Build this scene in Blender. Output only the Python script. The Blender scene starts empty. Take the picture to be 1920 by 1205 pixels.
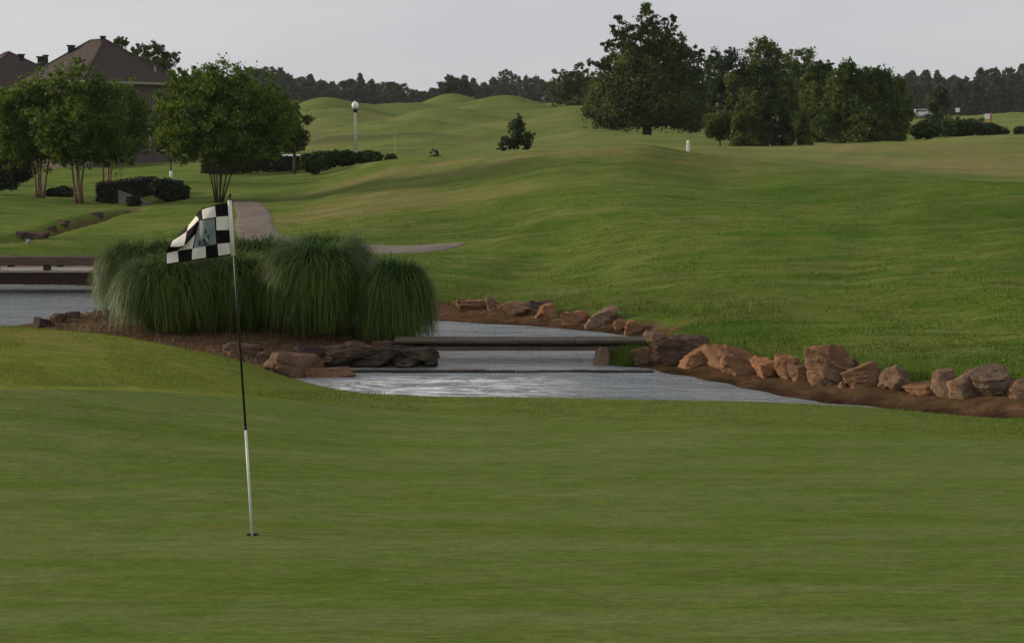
import bpy, bmesh, math, random
import numpy as np
from mathutils import Vector, Matrix

# ------------------------------------------------------------------ camera, sky, sun, exposure
SC = bpy.context.scene
COL = SC.collection
F, CX, CY = 3000.0, 960.0, 602.5          # focal length and centre of the photograph in its own pixels
HC = 2.5                                   # eye height over the hole
PITCH = math.atan((CY - 270.0) / F)
cam = bpy.data.cameras.new('camera')
cam.sensor_fit = 'HORIZONTAL'; cam.sensor_width = 36.0; cam.lens = 36.0 * F / 1920.0
cam.clip_start = 0.1; cam.clip_end = 20000
cam.dof.use_dof = True; cam.dof.focus_distance = 12.0; cam.dof.aperture_fstop = 13.0
camo = bpy.data.objects.new('camera', cam); COL.objects.link(camo)
camo.location = (0, 0, HC); camo.rotation_euler = (math.pi / 2 - PITCH, 0, 0)
SC.camera = camo

SUN_EL, SUN_AZ = math.radians(15), math.radians(-72)     # azimuth measured from +Y (view direction), negative = left
world = bpy.data.worlds.new('World'); SC.world = world; world.use_nodes = True
wn = world.node_tree; wn.nodes.clear()
w_out = wn.nodes.new('ShaderNodeOutputWorld'); w_bg = wn.nodes.new('ShaderNodeBackground')
w_sky = wn.nodes.new('ShaderNodeTexSky'); w_sky.sky_type = 'NISHITA'; w_sky.sun_disc = False
w_sky.sun_elevation = SUN_EL; w_sky.sun_rotation = SUN_AZ; w_sky.dust_density = 3.0; w_sky.air_density = 1.0
w_hs = wn.nodes.new('ShaderNodeHueSaturation'); w_hs.inputs['Saturation'].default_value = 0.35
w_tc = wn.nodes.new('ShaderNodeTexCoord'); w_mp = wn.nodes.new('ShaderNodeMapping'); w_mp.inputs['Scale'].default_value = (1.5, 1.5, 6.0)
w_nz = wn.nodes.new('ShaderNodeTexNoise'); w_nz.inputs['Scale'].default_value = 1.6; w_nz.inputs['Detail'].default_value = 5
w_cr = wn.nodes.new('ShaderNodeValToRGB')                 # the overcast veil, in the same units as the sky texture
w_cr.color_ramp.elements[0].position = 0.3; w_cr.color_ramp.elements[0].color = (4.55, 4.68, 4.95, 1)
w_cr.color_ramp.elements[1].position = 0.7; w_cr.color_ramp.elements[1].color = (5.5, 5.52, 5.66, 1)
w_mx = wn.nodes.new('ShaderNodeMix'); w_mx.data_type = 'RGBA'; w_mx.inputs[0].default_value = 0.86
wn.links.new(w_sky.outputs[0], w_hs.inputs['Color'])
wn.links.new(w_tc.outputs['Generated'], w_mp.inputs[0]); wn.links.new(w_mp.outputs[0], w_nz.inputs['Vector'])
wn.links.new(w_nz.outputs[0], w_cr.inputs[0])
wn.links.new(w_hs.outputs[0], w_mx.inputs[6]); wn.links.new(w_cr.outputs[0], w_mx.inputs[7])
wn.links.new(w_mx.outputs[2], w_bg.inputs[0]); w_bg.inputs[1].default_value = 0.124
wn.links.new(w_bg.outputs[0], w_out.inputs[0])

sun = bpy.data.lights.new('sun', 'SUN'); sun.energy = 3.9; sun.angle = math.radians(5); sun.color = (1.0, 0.84, 0.60)
suno = bpy.data.objects.new('sun', sun); COL.objects.link(suno)
sdir = Vector((math.sin(SUN_AZ) * math.cos(SUN_EL), math.cos(SUN_AZ) * math.cos(SUN_EL), math.sin(SUN_EL)))
suno.rotation_euler = sdir.to_track_quat('Z', 'Y').to_euler(); suno.location = (-30, 20, 40)

vs = SC.view_settings
vs.view_transform = 'Standard'; vs.look = 'None'; vs.gamma = 1.0; vs.use_curve_mapping = False; vs.exposure = 0.0
SC.cycles.use_denoising = True; SC.cycles.denoiser = 'OPENIMAGEDENOISE'; SC.cycles.denoising_input_passes = 'RGB_ALBEDO_NORMAL'; SC.cycles.denoising_prefilter = 'NONE'
SC.cycles.max_bounces = 6; SC.cycles.transparent_max_bounces = 4; SC.cycles.volume_bounces = 0

RNG = np.random.default_rng(11)
random.seed(5)

# ------------------------------------------------------------------ small helpers
def row_tan(v): return math.tan(PITCH + math.atan((v - CY) / F))
def P(px, v, Y):
    """the point of the place at forward distance Y that the photograph shows at px, v"""
    a = (px - CX) / F; b = -(v - CY) / F
    d = (a, math.cos(PITCH) + b * math.sin(PITCH), -math.sin(PITCH) + b * math.cos(PITCH))
    t = Y / d[1]
    return Vector((d[0] * t, Y, HC + d[2] * t))
def ppm(Y): return F / Y                                  # photo pixels per metre at distance Y

def link(name, mesh, mats=(), parent=None, smooth=False):
    for m in mats:
        mesh.materials.append(m)
    if smooth: mesh.shade_smooth()
    o = bpy.data.objects.new(name, mesh); COL.objects.link(o)
    if parent is not None:
        o.parent = parent
        o.matrix_parent_inverse = Matrix.Translation(-Vector(parent.location)) if parent.rotation_euler[2] == 0 else parent.matrix_basis.inverted()
    return o
def fast_mesh(name, V, faces, matidx=None):
    """V (n,3) and faces (m,k) arrays, written without a python loop"""
    V = np.asarray(V, np.float32); Fc = np.asarray(faces, np.int32)
    me = bpy.data.meshes.new(name)
    me.vertices.add(len(V)); me.vertices.foreach_set('co', V.ravel())
    m, k = Fc.shape
    me.loops.add(m * k); me.loops.foreach_set('vertex_index', Fc.ravel())
    me.polygons.add(m)
    me.polygons.foreach_set('loop_start', np.arange(0, m * k, k, dtype=np.int32))
    if matidx is not None: me.polygons.foreach_set('material_index', np.asarray(matidx, np.int32))
    me.update(calc_edges=True); me.validate()
    return me
def bm_mesh(name, bm):
    me = bpy.data.meshes.new(name); bm.normal_update(); bm.to_mesh(me); bm.free(); return me
def tag(o, label, cat, group=None):
    o['label'] = label; o['category'] = cat
    if group: o['group'] = group
    return o
def empty(name, loc, label, cat, group=None, rz=0.0):
    o = bpy.data.objects.new(name, None); COL.objects.link(o)
    o.location = loc; o.rotation_euler = (0, 0, rz); o.empty_display_size = 0.2
    return tag(o, label, cat, group)
def add_box(bm, lo, hi, M=None, bev=0.0):
    r = bmesh.ops.create_cube(bm, size=1.0)
    vs_ = r['verts']
    for v in vs_:
        v.co = Vector([lo[i] + (v.co[i] + 0.5) * (hi[i] - lo[i]) for i in range(3)])
    if bev:
        ed = list({e for v in vs_ for e in v.link_edges})
        rb = bmesh.ops.bevel(bm, geom=ed, offset=bev, segments=1, affect='EDGES')
        vs_ = list({v for f in rb['faces'] for v in f.verts} | {v for v in vs_ if v.is_valid})
    if M is not None:
        for v in vs_: v.co = M @ v.co
    return vs_
def tube(bm, pts, rad, n=7, cap=True):
    pts = [Vector(p) for p in pts]
    rings = []
    for i, p in enumerate(pts):
        d = (pts[min(i + 1, len(pts) - 1)] - pts[max(i - 1, 0)]).normalized()
        u = d.cross(Vector((0, 1, 0)) if abs(d.y) < 0.9 else Vector((1, 0, 0))).normalized(); w = d.cross(u)
        rings.append([bm.verts.new(p + (u * math.cos(t) + w * math.sin(t)) * rad[i]) for t in [2 * math.pi * k / n for k in range(n)]])
    for a, b in zip(rings, rings[1:]):
        for k in range(n):
            bm.faces.new((a[k], a[(k + 1) % n], b[(k + 1) % n], b[k]))
    if cap:
        bm.faces.new(rings[0][::-1]); bm.faces.new(rings[-1])
def lathe(bm, prof, n=16, c=(0, 0, 0)):
    rings = []
    for r, z in prof:
        rings.append([bm.verts.new((c[0] + r * math.cos(2 * math.pi * k / n), c[1] + r * math.sin(2 * math.pi * k / n), c[2] + z)) for k in range(n)])
    for a, b in zip(rings, rings[1:]):
        for k in range(n): bm.faces.new((a[k], a[(k + 1) % n], b[(k + 1) % n], b[k]))
    bm.faces.new(rings[0][::-1]); bm.faces.new(rings[-1])

# ------------------------------------------------------------------ materials
class NT:
    def __init__(s, name):
        s.m = bpy.data.materials.new(name); s.m.use_nodes = True
        s.t = s.m.node_tree; s.b = s.t.nodes['Principled BSDF']; s.out = s.t.nodes['Material Output']
        s.tc = s.t.nodes.new('ShaderNodeTexCoord')
    def n(s, typ, **kw):
        o = s.t.nodes.new(typ)
        for k, v in kw.items(): setattr(o, k, v)
        return o
    def l(s, a, b): s.t.links.new(a, b)
    def noise(s, scale, detail=4, stretch=None, rough=0.55, dist=0.0):
        z = s.n('ShaderNodeTexNoise'); z.inputs['Scale'].default_value = scale; z.inputs['Detail'].default_value = detail
        z.inputs['Roughness'].default_value = rough; z.inputs['Distortion'].default_value = dist
        if stretch:
            mp = s.n('ShaderNodeMapping'); mp.inputs['Scale'].default_value = stretch
            s.l(s.tc.outputs['Object'], mp.inputs[0]); s.l(mp.outputs[0], z.inputs['Vector'])
        else: s.l(s.tc.outputs['Object'], z.inputs['Vector'])
        return z.outputs[0]
    def ramp(s, fac, stops):
        r = s.n('ShaderNodeValToRGB'); e = r.color_ramp.elements
        while len(e) < len(stops): e.new(0.5)
        for i, (p, c) in enumerate(stops):
            e[i].position = p; e[i].color = (c, c, c, 1) if isinstance(c, (int, float)) else (*c, 1)
        s.l(fac, r.inputs[0]); return r.outputs[0]
    def mix(s, fac, a, b, mode='MIX'):
        m = s.n('ShaderNodeMix', data_type='RGBA', blend_type=mode)
        for sock, val in ((m.inputs[0], fac), (m.inputs[6], a), (m.inputs[7], b)):
            if isinstance(val, (int, float)): sock.default_value = val
            elif isinstance(val, tuple): sock.default_value = (*val, 1)
            else: s.l(val, sock)
        return m.outputs[2]
    def mul(s, a, b):
        m = s.n('ShaderNodeMath', operation='MULTIPLY')
        for i, v in enumerate((a, b)):
            if isinstance(v, (int, float)): m.inputs[i].default_value = v
            else: s.l(v, m.inputs[i])
        return m.outputs[0]
    def attr(s, name): a = s.n('ShaderNodeAttribute'); a.attribute_name = name; return a.outputs['Fac']
    def bump(s, h, dist, strength=1.0):
        b = s.n('ShaderNodeBump'); b.inputs['Distance'].default_value = dist; b.inputs['Strength'].default_value = strength
        s.l(h, b.inputs['Height']); s.l(b.outputs[0], s.b.inputs['Normal']); return b
    def fin(s, col, rough=0.8, spec=0.3, metal=0.0):
        if isinstance(col, tuple): s.b.inputs['Base Color'].default_value = (*col, 1)
        else: s.l(col, s.b.inputs['Base Color'])
        s.b.inputs['Roughness'].default_value = rough; s.b.inputs['Specular IOR Level'].default_value = spec
        s.b.inputs['Metallic'].default_value = metal
        return s.m
def plain(name, a, b, scale=6.0, rough=0.8, spec=0.3, bump=0.0, stretch=None):
    t = NT(name); z = t.noise(scale, 5, stretch)
    if bump: t.bump(z, bump)
    return t.fin(t.ramp(z, [(0.3, a), (0.7, b)]), rough, spec)

def rough_colour(t):
    """colour of the unmown, fringe and fairway grass; shared by the ground and the blades that grow on it"""
    n1 = t.noise(0.20, 5, (0.55, 1.0, 1.0), 0.6); n2 = t.noise(0.9, 6, (0.35, 1.5, 1.0), 0.7, 0.5); n3 = t.noise(0.5, 6, (0.35, 1.3, 1.0), 0.7); n4 = t.noise(2.6, 5, (0.4, 1.6, 1.0), 0.7)
    c = t.ramp(n1, [(0.32, (0.050, 0.112, 0.008)), (0.5, (0.078, 0.148, 0.013)), (0.68, (0.108, 0.168, 0.020))])
    c = t.mix(t.ramp(n2, [(0.44, 0.0), (0.62, 0.85)]), c, (0.158, 0.188, 0.048))
    c = t.mix(t.ramp(n4, [(0.46, 0.0), (0.64, 0.80)]), c, (0.044, 0.098, 0.006))
    c = t.mix(t.mul(t.attr('mown'), 0.92), c, t.mix(t.ramp(t.noise(0.11, 6, (0.35, 1.6, 1), 0.7), [(0.40, 0.0), (0.60, 1.0)]), (0.092, 0.142, 0.026), (0.172, 0.192, 0.058)))
    c = t.mix(t.mul(t.attr('fringe'), 0.85), c, t.mix(t.ramp(n4, [(0.35, 0.0), (0.62, 1.0)]), (0.130, 0.195, 0.012), (0.230, 0.250, 0.040)))
    c = t.mix(t.mul(t.attr('collar'), 0.9), c, t.mix(t.ramp(n2, [(0.35, 0.0), (0.62, 1.0)]), (0.078, 0.132, 0.014), (0.118, 0.160, 0.030)))
    c = t.mix(t.mul(t.attr('lush_shade'), t.ramp(n2, [(0.3, 1.0), (0.7, 0.45)])), c, (0.046, 0.098, 0.005))  # deep green for lush bank grass and for shade painted below the crest
    dry = t.mul(t.ramp(n3, [(0.36, 0.0), (0.60, 1.0)]), t.attr('dry'))
    c = t.mix(dry, c, (0.26, 0.185, 0.090))
    return c, n2
def m_ground():
    t = NT('rough_grass_ground'); c, n2 = rough_colour(t)
    fine = t.noise(9, 6, (0.5, 1.2, 1.0), 0.75)
    c = t.mix(1.0, c, t.ramp(fine, [(0.28, 0.66), (0.72, 1.28)]), 'MULTIPLY')
    soil = t.ramp(t.noise(5, 7, None, 0.7), [(0.3, (0.050, 0.028, 0.016)), (0.55, (0.120, 0.068, 0.038)), (0.75, (0.20, 0.122, 0.072))])
    soil = t.mix(t.ramp(t.noise(2.2, 4), [(0.5, 0.0), (0.68, 0.55)]), soil, (0.060, 0.066, 0.018))
    soil = t.mix(t.attr('wet'), soil, t.mix(1.0, soil, (0.36, 0.33, 0.32), 'MULTIPLY'))
    c = t.mix(t.attr('dirt'), c, soil)
    h = t.n('ShaderNodeMath', operation='ADD'); t.l(fine, h.inputs[0]); t.l(t.noise(2.5, 5, (0.6, 1.2, 1)), h.inputs[1])
    t.bump(h.outputs[0], 0.06)
    return t.fin(c, 0.95, 0.04)
def m_green():
    t = NT('putting_green_turf')
    n1 = t.noise(0.8, 5, (0.4, 1.2, 1), 0.6); n2 = t.noise(4.0, 6, (0.4, 1.5, 1), 0.75); n3 = t.noise(30, 5, (0.6, 1.2, 1), 0.8); n4 = t.noise(1.5, 4, (0.22, 1.6, 1), 0.65)
    c = t.ramp(n1, [(0.3, (0.072, 0.120, 0.014)), (0.5, (0.094, 0.140, 0.026)), (0.7, (0.122, 0.160, 0.042))])
    c = t.mix(t.ramp(n2, [(0.38, 0.0), (0.64, 0.85)]), c, (0.134, 0.148, 0.050))
    c = t.mix(t.ramp(n4, [(0.45, 0.0), (0.64, 0.75)]), c, (0.078, 0.120, 0.012))
    c = t.mix(t.ramp(t.noise(0.7, 5, (0.5, 1.3, 1), 0.7), [(0.58, 0.0), (0.72, 0.35)]), c, (0.17, 0.14, 0.055))
    n5 = t.noise(11, 5, (0.35, 1.4, 1), 0.75)
    c = t.mix(1.0, c, t.ramp(n5, [(0.32, 0.78), (0.68, 1.22)]), 'MULTIPLY')
    c = t.mix(1.0, c, t.ramp(n3, [(0.28, 0.70), (0.72, 1.28)]), 'MULTIPLY')
    h = t.n('ShaderNodeMath', operation='ADD'); t.l(n3, h.inputs[0]); t.l(n2, h.inputs[1])
    t.bump(h.outputs[0], 0.008)
    return t.fin(c, 0.95, 0.04)
def m_blade(name='grass_blade'):
    t = NT(name); c, n2 = rough_colour(t)
    g = t.n('ShaderNodeNewGeometry')
    c = t.mix(1.0, c, t.ramp(g.outputs['Random Per Island'], [(0.0, 0.85), (0.5, 1.1), (1.0, 1.45)]), 'MULTIPLY')
    return t.fin(c, 0.9, 0.06)
def m_leaf(name, dark, light, scale=1.2, trans=0.3, dead=False):
    t = NT(name); g = t.n('ShaderNodeNewGeometry')
    z = t.noise(scale, 3)
    c = t.ramp(z, [(0.32, dark), (0.68, light)])
    c = t.mix(1.0, c, t.ramp(g.outputs['Random Per Island'], [(0.0, 0.6), (0.6, 1.0), (1.0, 1.55)]), 'MULTIPLY')
    if dead: c = t.mix(t.ramp(g.outputs['Random Per Island'], [(0.945, 0.0), (0.955, 1.0)]), c, (0.16, 0.13, 0.05))
    t.fin(c, 0.6, 0.25)
    tr = t.n('ShaderNodeBsdfTranslucent'); t.l(c, tr.inputs['Color'])
    mx = t.n('ShaderNodeMixShader'); mx.inputs[0].default_value = trans
    t.l(t.b.outputs[0], mx.inputs[1]); t.l(tr.outputs[0], mx.inputs[2]); t.l(mx.outputs[0], t.out.inputs[0])
    return t.m
def m_rock(name, a, b, c_):
    t = NT(name)
    z = t.noise(3.2, 8, None, 0.65, 0.4); z2 = t.noise(14, 6, None, 0.7)
    c = t.ramp(z, [(0.28, a), (0.5, b), (0.74, c_)])
    c = t.mix(t.ramp(z2, [(0.52, 0.0), (0.72, 0.55)]), c, (0.055, 0.040, 0.032))
    c = t.mix(t.ramp(t.noise(1.7, 3), [(0.55, 0.0), (0.75, 0.5)]), c, (0.19, 0.15, 0.12))
    oi = t.n('ShaderNodeObjectInfo')
    c = t.mix(1.0, c, t.ramp(oi.outputs['Random'], [(0.0, (0.66, 0.68, 0.70)), (0.35, (1.12, 0.98, 0.84)), (0.7, (0.92, 0.95, 0.92)), (1.0, (1.28, 1.06, 0.86))]), 'MULTIPLY')
    h = t.n('ShaderNodeMath', operation='ADD'); t.l(z, h.inputs[0]); t.l(t.mul(z2, 0.5), h.inputs[1])
    t.bump(h.outputs[0], 0.07)
    return t.fin(c, 0.88, 0.2)
def m_water():
    t = NT('stream_water')
    n1 = t.noise(3.4, 5, (0.6, 1.9, 1), 0.65, 0.4); n2 = t.noise(11, 4, (0.7, 1.6, 1), 0.65)
    calm = t.attr('calm')
    h = t.n('ShaderNodeMath', operation='ADD'); t.l(t.mul(t.noise(1.3, 3, (0.5, 1.5, 1), 0.5), 1.6), h.inputs[0]); t.l(t.mul(n1, 0.9), h.inputs[1])
    b = t.bump(h.outputs[0], 0.16); t.l(t.attr('chop'), b.inputs['Strength'])
    fo = t.noise(2.2, 7, (0.6, 1.7, 1), 0.75, 1.2)
    mask = t.mul(t.ramp(fo, [(0.43, 0.0), (0.60, 1.0)]), t.attr('foam'))
    c = t.mix(mask, (0.225, 0.262, 0.285), (0.80, 0.78, 0.80))
    t.fin(c, 0.06, 0.5); t.b.inputs['IOR'].default_value = 2.1
    t.l(t.ramp(mask, [(0.0, 0.06), (1.0, 0.6)]), t.b.inputs['Roughness'])
    return t.m
M = {}
M['ground'] = m_ground(); M['green'] = m_green(); M['blade'] = m_blade(); M['water'] = m_water()
M['rock'] = m_rock('red_sandstone', (0.11, 0.062, 0.037), (0.225, 0.124, 0.072), (0.32, 0.200, 0.126))
M['rock2'] = m_rock('brown_sandstone', (0.10, 0.066, 0.046), (0.185, 0.120, 0.082), (0.28, 0.20, 0.14))
M['rockd'] = m_rock('dark_stone', (0.04, 0.028, 0.026), (0.085, 0.055, 0.047), (0.14, 0.095, 0.075))
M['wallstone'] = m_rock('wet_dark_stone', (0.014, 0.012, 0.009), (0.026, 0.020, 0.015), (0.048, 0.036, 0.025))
M['path'] = plain('cart_path_concrete', (0.120, 0.096, 0.080), (0.185, 0.150, 0.126), 3, 0.9, 0.2, 0.005)
M['timber'] = plain('weathered_timber', (0.066, 0.047, 0.034), (0.130, 0.096, 0.072), 5, 0.85, 0.2, 0.01, (0.6, 6, 6))
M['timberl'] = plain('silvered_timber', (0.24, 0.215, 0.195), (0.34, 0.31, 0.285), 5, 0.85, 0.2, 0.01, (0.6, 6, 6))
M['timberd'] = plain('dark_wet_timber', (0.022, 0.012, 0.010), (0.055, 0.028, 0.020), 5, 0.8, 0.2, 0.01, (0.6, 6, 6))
M['bark'] = plain('tree_bark', (0.030, 0.024, 0.018), (0.075, 0.060, 0.045), 9, 0.9, 0.2, 0.02, (3, 3, 0.7))
M['barkp'] = plain('pinkish_smooth_bark', (0.13, 0.070, 0.048), (0.27, 0.165, 0.115), 5, 0.8, 0.2, 0.01, (3, 3, 0.6))
M['myrtle'] = m_leaf('myrtle_leaf', (0.040, 0.090, 0.010), (0.125, 0.180, 0.018), 1.1, 0.4)
M['oak'] = m_leaf('oak_leaf', (0.034, 0.062, 0.015), (0.105, 0.140, 0.028), 0.30, 0.45)
M['dense'] = m_leaf('dense_evergreen_leaf', (0.040, 0.076, 0.017), (0.140, 0.182, 0.032), 0.25, 0.45)
M['pine'] = m_leaf('pine_needle', (0.030, 0.054, 0.024), (0.066, 0.098, 0.036), 0.6, 0.4)
M['yellowgreen'] = m_leaf('yellow_green_conifer_leaf', (0.070, 0.105, 0.022), (0.165, 0.200, 0.036), 0.9, 0.45)
M['far'] = m_leaf('distant_leaf', (0.020, 0.036, 0.017), (0.044, 0.064, 0.026), 0.08)
M['hedge'] = m_leaf('dark_hedge_leaf', (0.016, 0.028, 0.012), (0.036, 0.052, 0.022), 2.0, 0.15)
M['shrub'] = m_leaf('shrub_leaf', (0.026, 0.052, 0.014), (0.060, 0.095, 0.020), 1.6)
M['reed'] = m_leaf('ornamental_grass_blade', (0.030, 0.080, 0.008), (0.098, 0.150, 0.012), 0.9, 0.28, True)
M['drygrass'] = m_leaf('dry_straw', (0.075, 0.050, 0.026), (0.20, 0.135, 0.070), 2.0, 0.1)
M['weed'] = m_leaf('low_weed_leaf', (0.04, 0.055, 0.014), (0.10, 0.095, 0.03), 2.0, 0.2)
M['roof'] = plain('brown_shingle', (0.040, 0.030, 0.028), (0.074, 0.055, 0.049), 7, 0.9, 0.15, 0.02, (1, 1, 5))
M['brick'] = plain('grey_brown_brick', (0.078, 0.060, 0.054), (0.125, 0.098, 0.090), 6, 0.9, 0.15)
M['trim'] = plain('pale_trim', (0.26, 0.23, 0.20), (0.34, 0.31, 0.28), 4, 0.6)
M['greyroof'] = plain('pale_grey_roof', (0.33, 0.31, 0.30), (0.42, 0.40, 0.39), 2, 0.8)
M['white'] = plain('white_paint', (0.74, 0.74, 0.72), (0.82, 0.82, 0.80), 3, 0.45)
M['offwhite'] = plain('off_white_cloth', (0.66, 0.62, 0.56), (0.78, 0.74, 0.68), 30, 0.85, 0.1)
M['black'] = plain('black_cloth', (0.006, 0.005, 0.006), (0.014, 0.012, 0.013), 30, 0.85, 0.1)
M['greycloth'] = plain('grey_green_cloth', (0.155, 0.185, 0.180), (0.225, 0.260, 0.250), 22, 0.85, 0.1)
M['bluemark'] = plain('dark_blue_print', (0.018, 0.04, 0.065), (0.03, 0.06, 0.09), 30, 0.8, 0.1)
M['bluelight'] = plain('pale_blue_print', (0.30, 0.45, 0.50), (0.38, 0.52, 0.56), 30, 0.8, 0.1)
M['blackmetal'] = plain('black_painted_pole', (0.008, 0.008, 0.008), (0.014, 0.014, 0.014), 20, 0.4, 0.4)
M['whitemetal'] = plain('white_painted_pole', (0.60, 0.60, 0.57), (0.72, 0.72, 0.69), 12, 0.4, 0.4)
M['postgrey'] = plain('grey_green_post', (0.36, 0.36, 0.30), (0.46, 0.46, 0.39), 3, 0.6)
M['globe'] = plain('frosted_white_globe', (0.80, 0.80, 0.78), (0.84, 0.84, 0.82), 3, 0.3)
M['glass'] = plain('dark_window', (0.01, 0.012, 0.014), (0.02, 0.022, 0.026), 3, 0.08, 0.6)
M['red'] = plain('faded_red', (0.25, 0.03, 0.03), (0.32, 0.05, 0.04), 4, 0.6)
M['rubber'] = plain('black_rubber', (0.01, 0.01, 0.01), (0.02, 0.02, 0.02), 4, 0.8)
M['cup'] = plain('dirty_white_cup', (0.35, 0.36, 0.30), (0.45, 0.45, 0.40), 20, 0.6)
M['greystone'] = plain('pale_grey_slab', (0.085, 0.085, 0.08), (0.15, 0.15, 0.14), 4, 0.9, 0.2, 0.01)

# ------------------------------------------------------------------ the lie of the land
ZW = -1.0                                                   # water level
NEAR = [(0, 0.8), (4, 0.35), (7, 0.09), (10, 0.0)]
FAR = [(330, 5.0), (450, 8.0), (600, 9.0), (1200, 10.0), (1500, 12.0)]
# per bearing (pixel column): distance -> height in metres, or (values over 100) the photo row where the ground shows
CT = {
 -900: [(12, .15), (14.1, .45), (17.5, .65), (20, .2), (24, -.5), (28, -.85), (33, -.8), (38, -.6), (42, 476), (46, 447), (53, 405), (60, 372), (66, 360), (75, 345), (95, 310), (130, 300), (180, 290), (260, 240)],
 -300: [(12, .13), (14.1, .40), (17.5, .58), (20, .2), (24, -.5), (28, -.85), (33, -.8), (38, -.7), (42, 476), (46, 447), (53, 405), (60, 372), (66, 360), (75, 345), (95, 310), (130, 300), (180, 280), (260, 232)],
 0: [(12, .1), (14.1, 725), (17.5, 615), (19.5, .2), (23, -.6), (28, -.85), (38, -.7), (42, 476), (46, 448), (53, 405), (59, 375), (66, 360), (75, 345), (95, 312), (130, 295), (260, 225)],
 200: [(12, .07), (14.4, 731), (17.5, 632), (19.5, 0), (22, -.6), (25.5, -.85), (28.5, -.68), (30.5, -.75), (36, -.75), (41, -.45), (43, 474), (47, 447), (54, 402), (59, 382), (66, 362), (75, 343), (95, 310), (130, 290), (260, 215)],
 400: [(12, .04), (14.8, 740), (17.3, 665), (19, -.1), (21.5, -.7), (25, -.85), (28.5, -.68), (30.5, -.75), (34, -.7), (38, -.35), (42, 465), (46, 437), (52, 402), (58, 373), (66, 345), (75, 325), (95, 302), (130, 285), (260, 207)],
 560: [(12, .02), (15, 753), (17, 715), (18.7, -.4), (21, -1.0), (25, -.9), (28.5, -.7), (30.5, -.8), (34, -.65), (38, -.25), (42, 455), (46, 428), (52, 395), (58, 368), (66, 345), (75, 326), (95, 295), (130, 275), (180, 240), (260, 205)],
 700: [(12, 0), (15.2, 766), (16.7, 738), (18.5, -.6), (21, -1.1), (25, -.9), (28.5, -.72), (30.5, -.85), (33, -.75), (36, -.35), (39, 476), (41.5, 458), (46, 415), (52, 365), (58, 330), (64, 310), (72, 304), (95, 288), (130, 268), (180, 240), (260, 206)],
 850: [(12, 0), (15, 775), (16.5, 745), (18.5, -.6), (21, -1.15), (26, -1.2), (31.5, -.85), (33, 560), (38, 482), (40, 466), (46, 408), (54, 340), (62, 302), (75, 295), (95, 283), (130, 265), (180, 237), (260, 204)],
 1000: [(12, 0), (14.8, 783), (16.2, 746), (18.5, -.65), (21, -1.15), (28, -1.2), (31, -.85), (32, 578), (36, 520), (42, 432), (50, 345), (58, 292), (70, 287), (85, 282), (110, 266), (160, 238), (260, 206)],
 1200: [(12, 0), (14.4, 792), (16, 748), (18, -.65), (20.5, -1.1), (24, -1.0), (26, -.84), (27.5, -.82), (29.5, 602), (33.5, 520), (39.5, 430), (48, 340), (56, 286), (75, 281), (105, 268), (130, 261), (180, 232), (260, 212)],
 1400: [(12, 0), (14, 803), (15.7, 752), (17.8, -.65), (20, -1.1), (22, -1.1), (24, -.82), (25.2, 645), (30, 560), (35, 480), (42, 400), (50, 330), (55, 301), (72, 291), (95, 276), (110, 271), (160, 250), (260, 225)],
 1600: [(12, 0), (13.7, 813), (15.3, 761), (17.3, -.65), (19.3, -1.1), (20.5, -1.1), (22, -.85), (23.2, 682), (27.5, 600), (32, 520), (38, 440), (46, 360), (52, 320), (70, 308), (95, 277), (105, 273), (160, 262), (260, 230)],
 1920: [(12, 0), (13.3, 830), (14.7, 785), (16.5, -.65), (18, -1.05), (19, -1.1), (20.7, -.82), (22, 700), (26.5, 600), (32, 500), (38, 420), (45, 347), (52, 343), (65, 330), (80, 302), (100, 258), (115, 255), (150, 250), (200, 226), (280, 217)],
 2400: [(12, 0), (13, 845), (14.2, 800), (16, -.65), (17.5, -1.05), (18.3, -1.1), (20, -.82), (21.3, 710), (26, 600), (31.5, 500), (38, 415), (44, 350), (52, 340), (65, 325), (80, 298), (100, 255), (115, 253), (150, 248), (200, 226), (280, 217)],
}
def pchip(x, y, q):
    """monotone cubic through (x, y[:, ...]) at q"""
    x = np.asarray(x, float); y = np.asarray(y, float); h = np.diff(x); d = np.diff(y, axis=0) / h.reshape((-1,) + (1,) * (y.ndim - 1))
    m = np.zeros_like(y); m[0], m[-1] = d[0], d[-1]
    a, b = d[:-1], d[1:]
    with np.errstate(divide='ignore', invalid='ignore'):
        hm = 2 * a * b / (a + b)
    m[1:-1] = np.where(a * b > 0, hm, 0.0)
    i = np.clip(np.searchsorted(x, q) - 1, 0, len(x) - 2)
    t = (q - x[i]) / h[i]; sh = (-1,) + (1,) * (y.ndim - 1)
    t = np.clip(t, 0, 1).reshape(sh); hh = h[i].reshape(sh)
    return (y[i] * (1 + 2 * t) * (1 - t) ** 2 + m[i] * hh * t * (1 - t) ** 2 + y[i + 1] * t * t * (3 - 2 * t) + m[i + 1] * hh * t * t * (t - 1))
LY = np.linspace(math.log(3.0), math.log(6003.0), 1200)      # log(Y + 3)
_cols = sorted(CT)
_tab = []
for c in _cols:
    L = NEAR + CT[c] + FAR
    ys = np.log(np.array([l[0] for l in L], float) + 3.0)
    zs = [HC - l[0] * row_tan(l[1]) if l[1] > 100 else l[1] for l in L]
    _tab.append(pchip(ys, np.array(zs), LY))
SG = np.linspace(-0.62, 0.48, 400)                           # tangent of the bearing
TAB = pchip((np.array(_cols) - CX) / F, np.array(_tab), SG)
def _smooth(A, axis, sig):
    k = np.arange(-int(3 * sig), int(3 * sig) + 1); w = np.exp(-k * k / (2 * sig * sig)); w /= w.sum()
    pad = [(0, 0), (0, 0)]; pad[axis] = (len(k) // 2,) * 2
    B = np.pad(A, pad, mode='edge'); out = np.zeros_like(A)
    for j, ww in enumerate(w):
        out += ww * (B[j:j + A.shape[0]] if axis == 0 else B[:, j:j + A.shape[1]])
    return out
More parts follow.
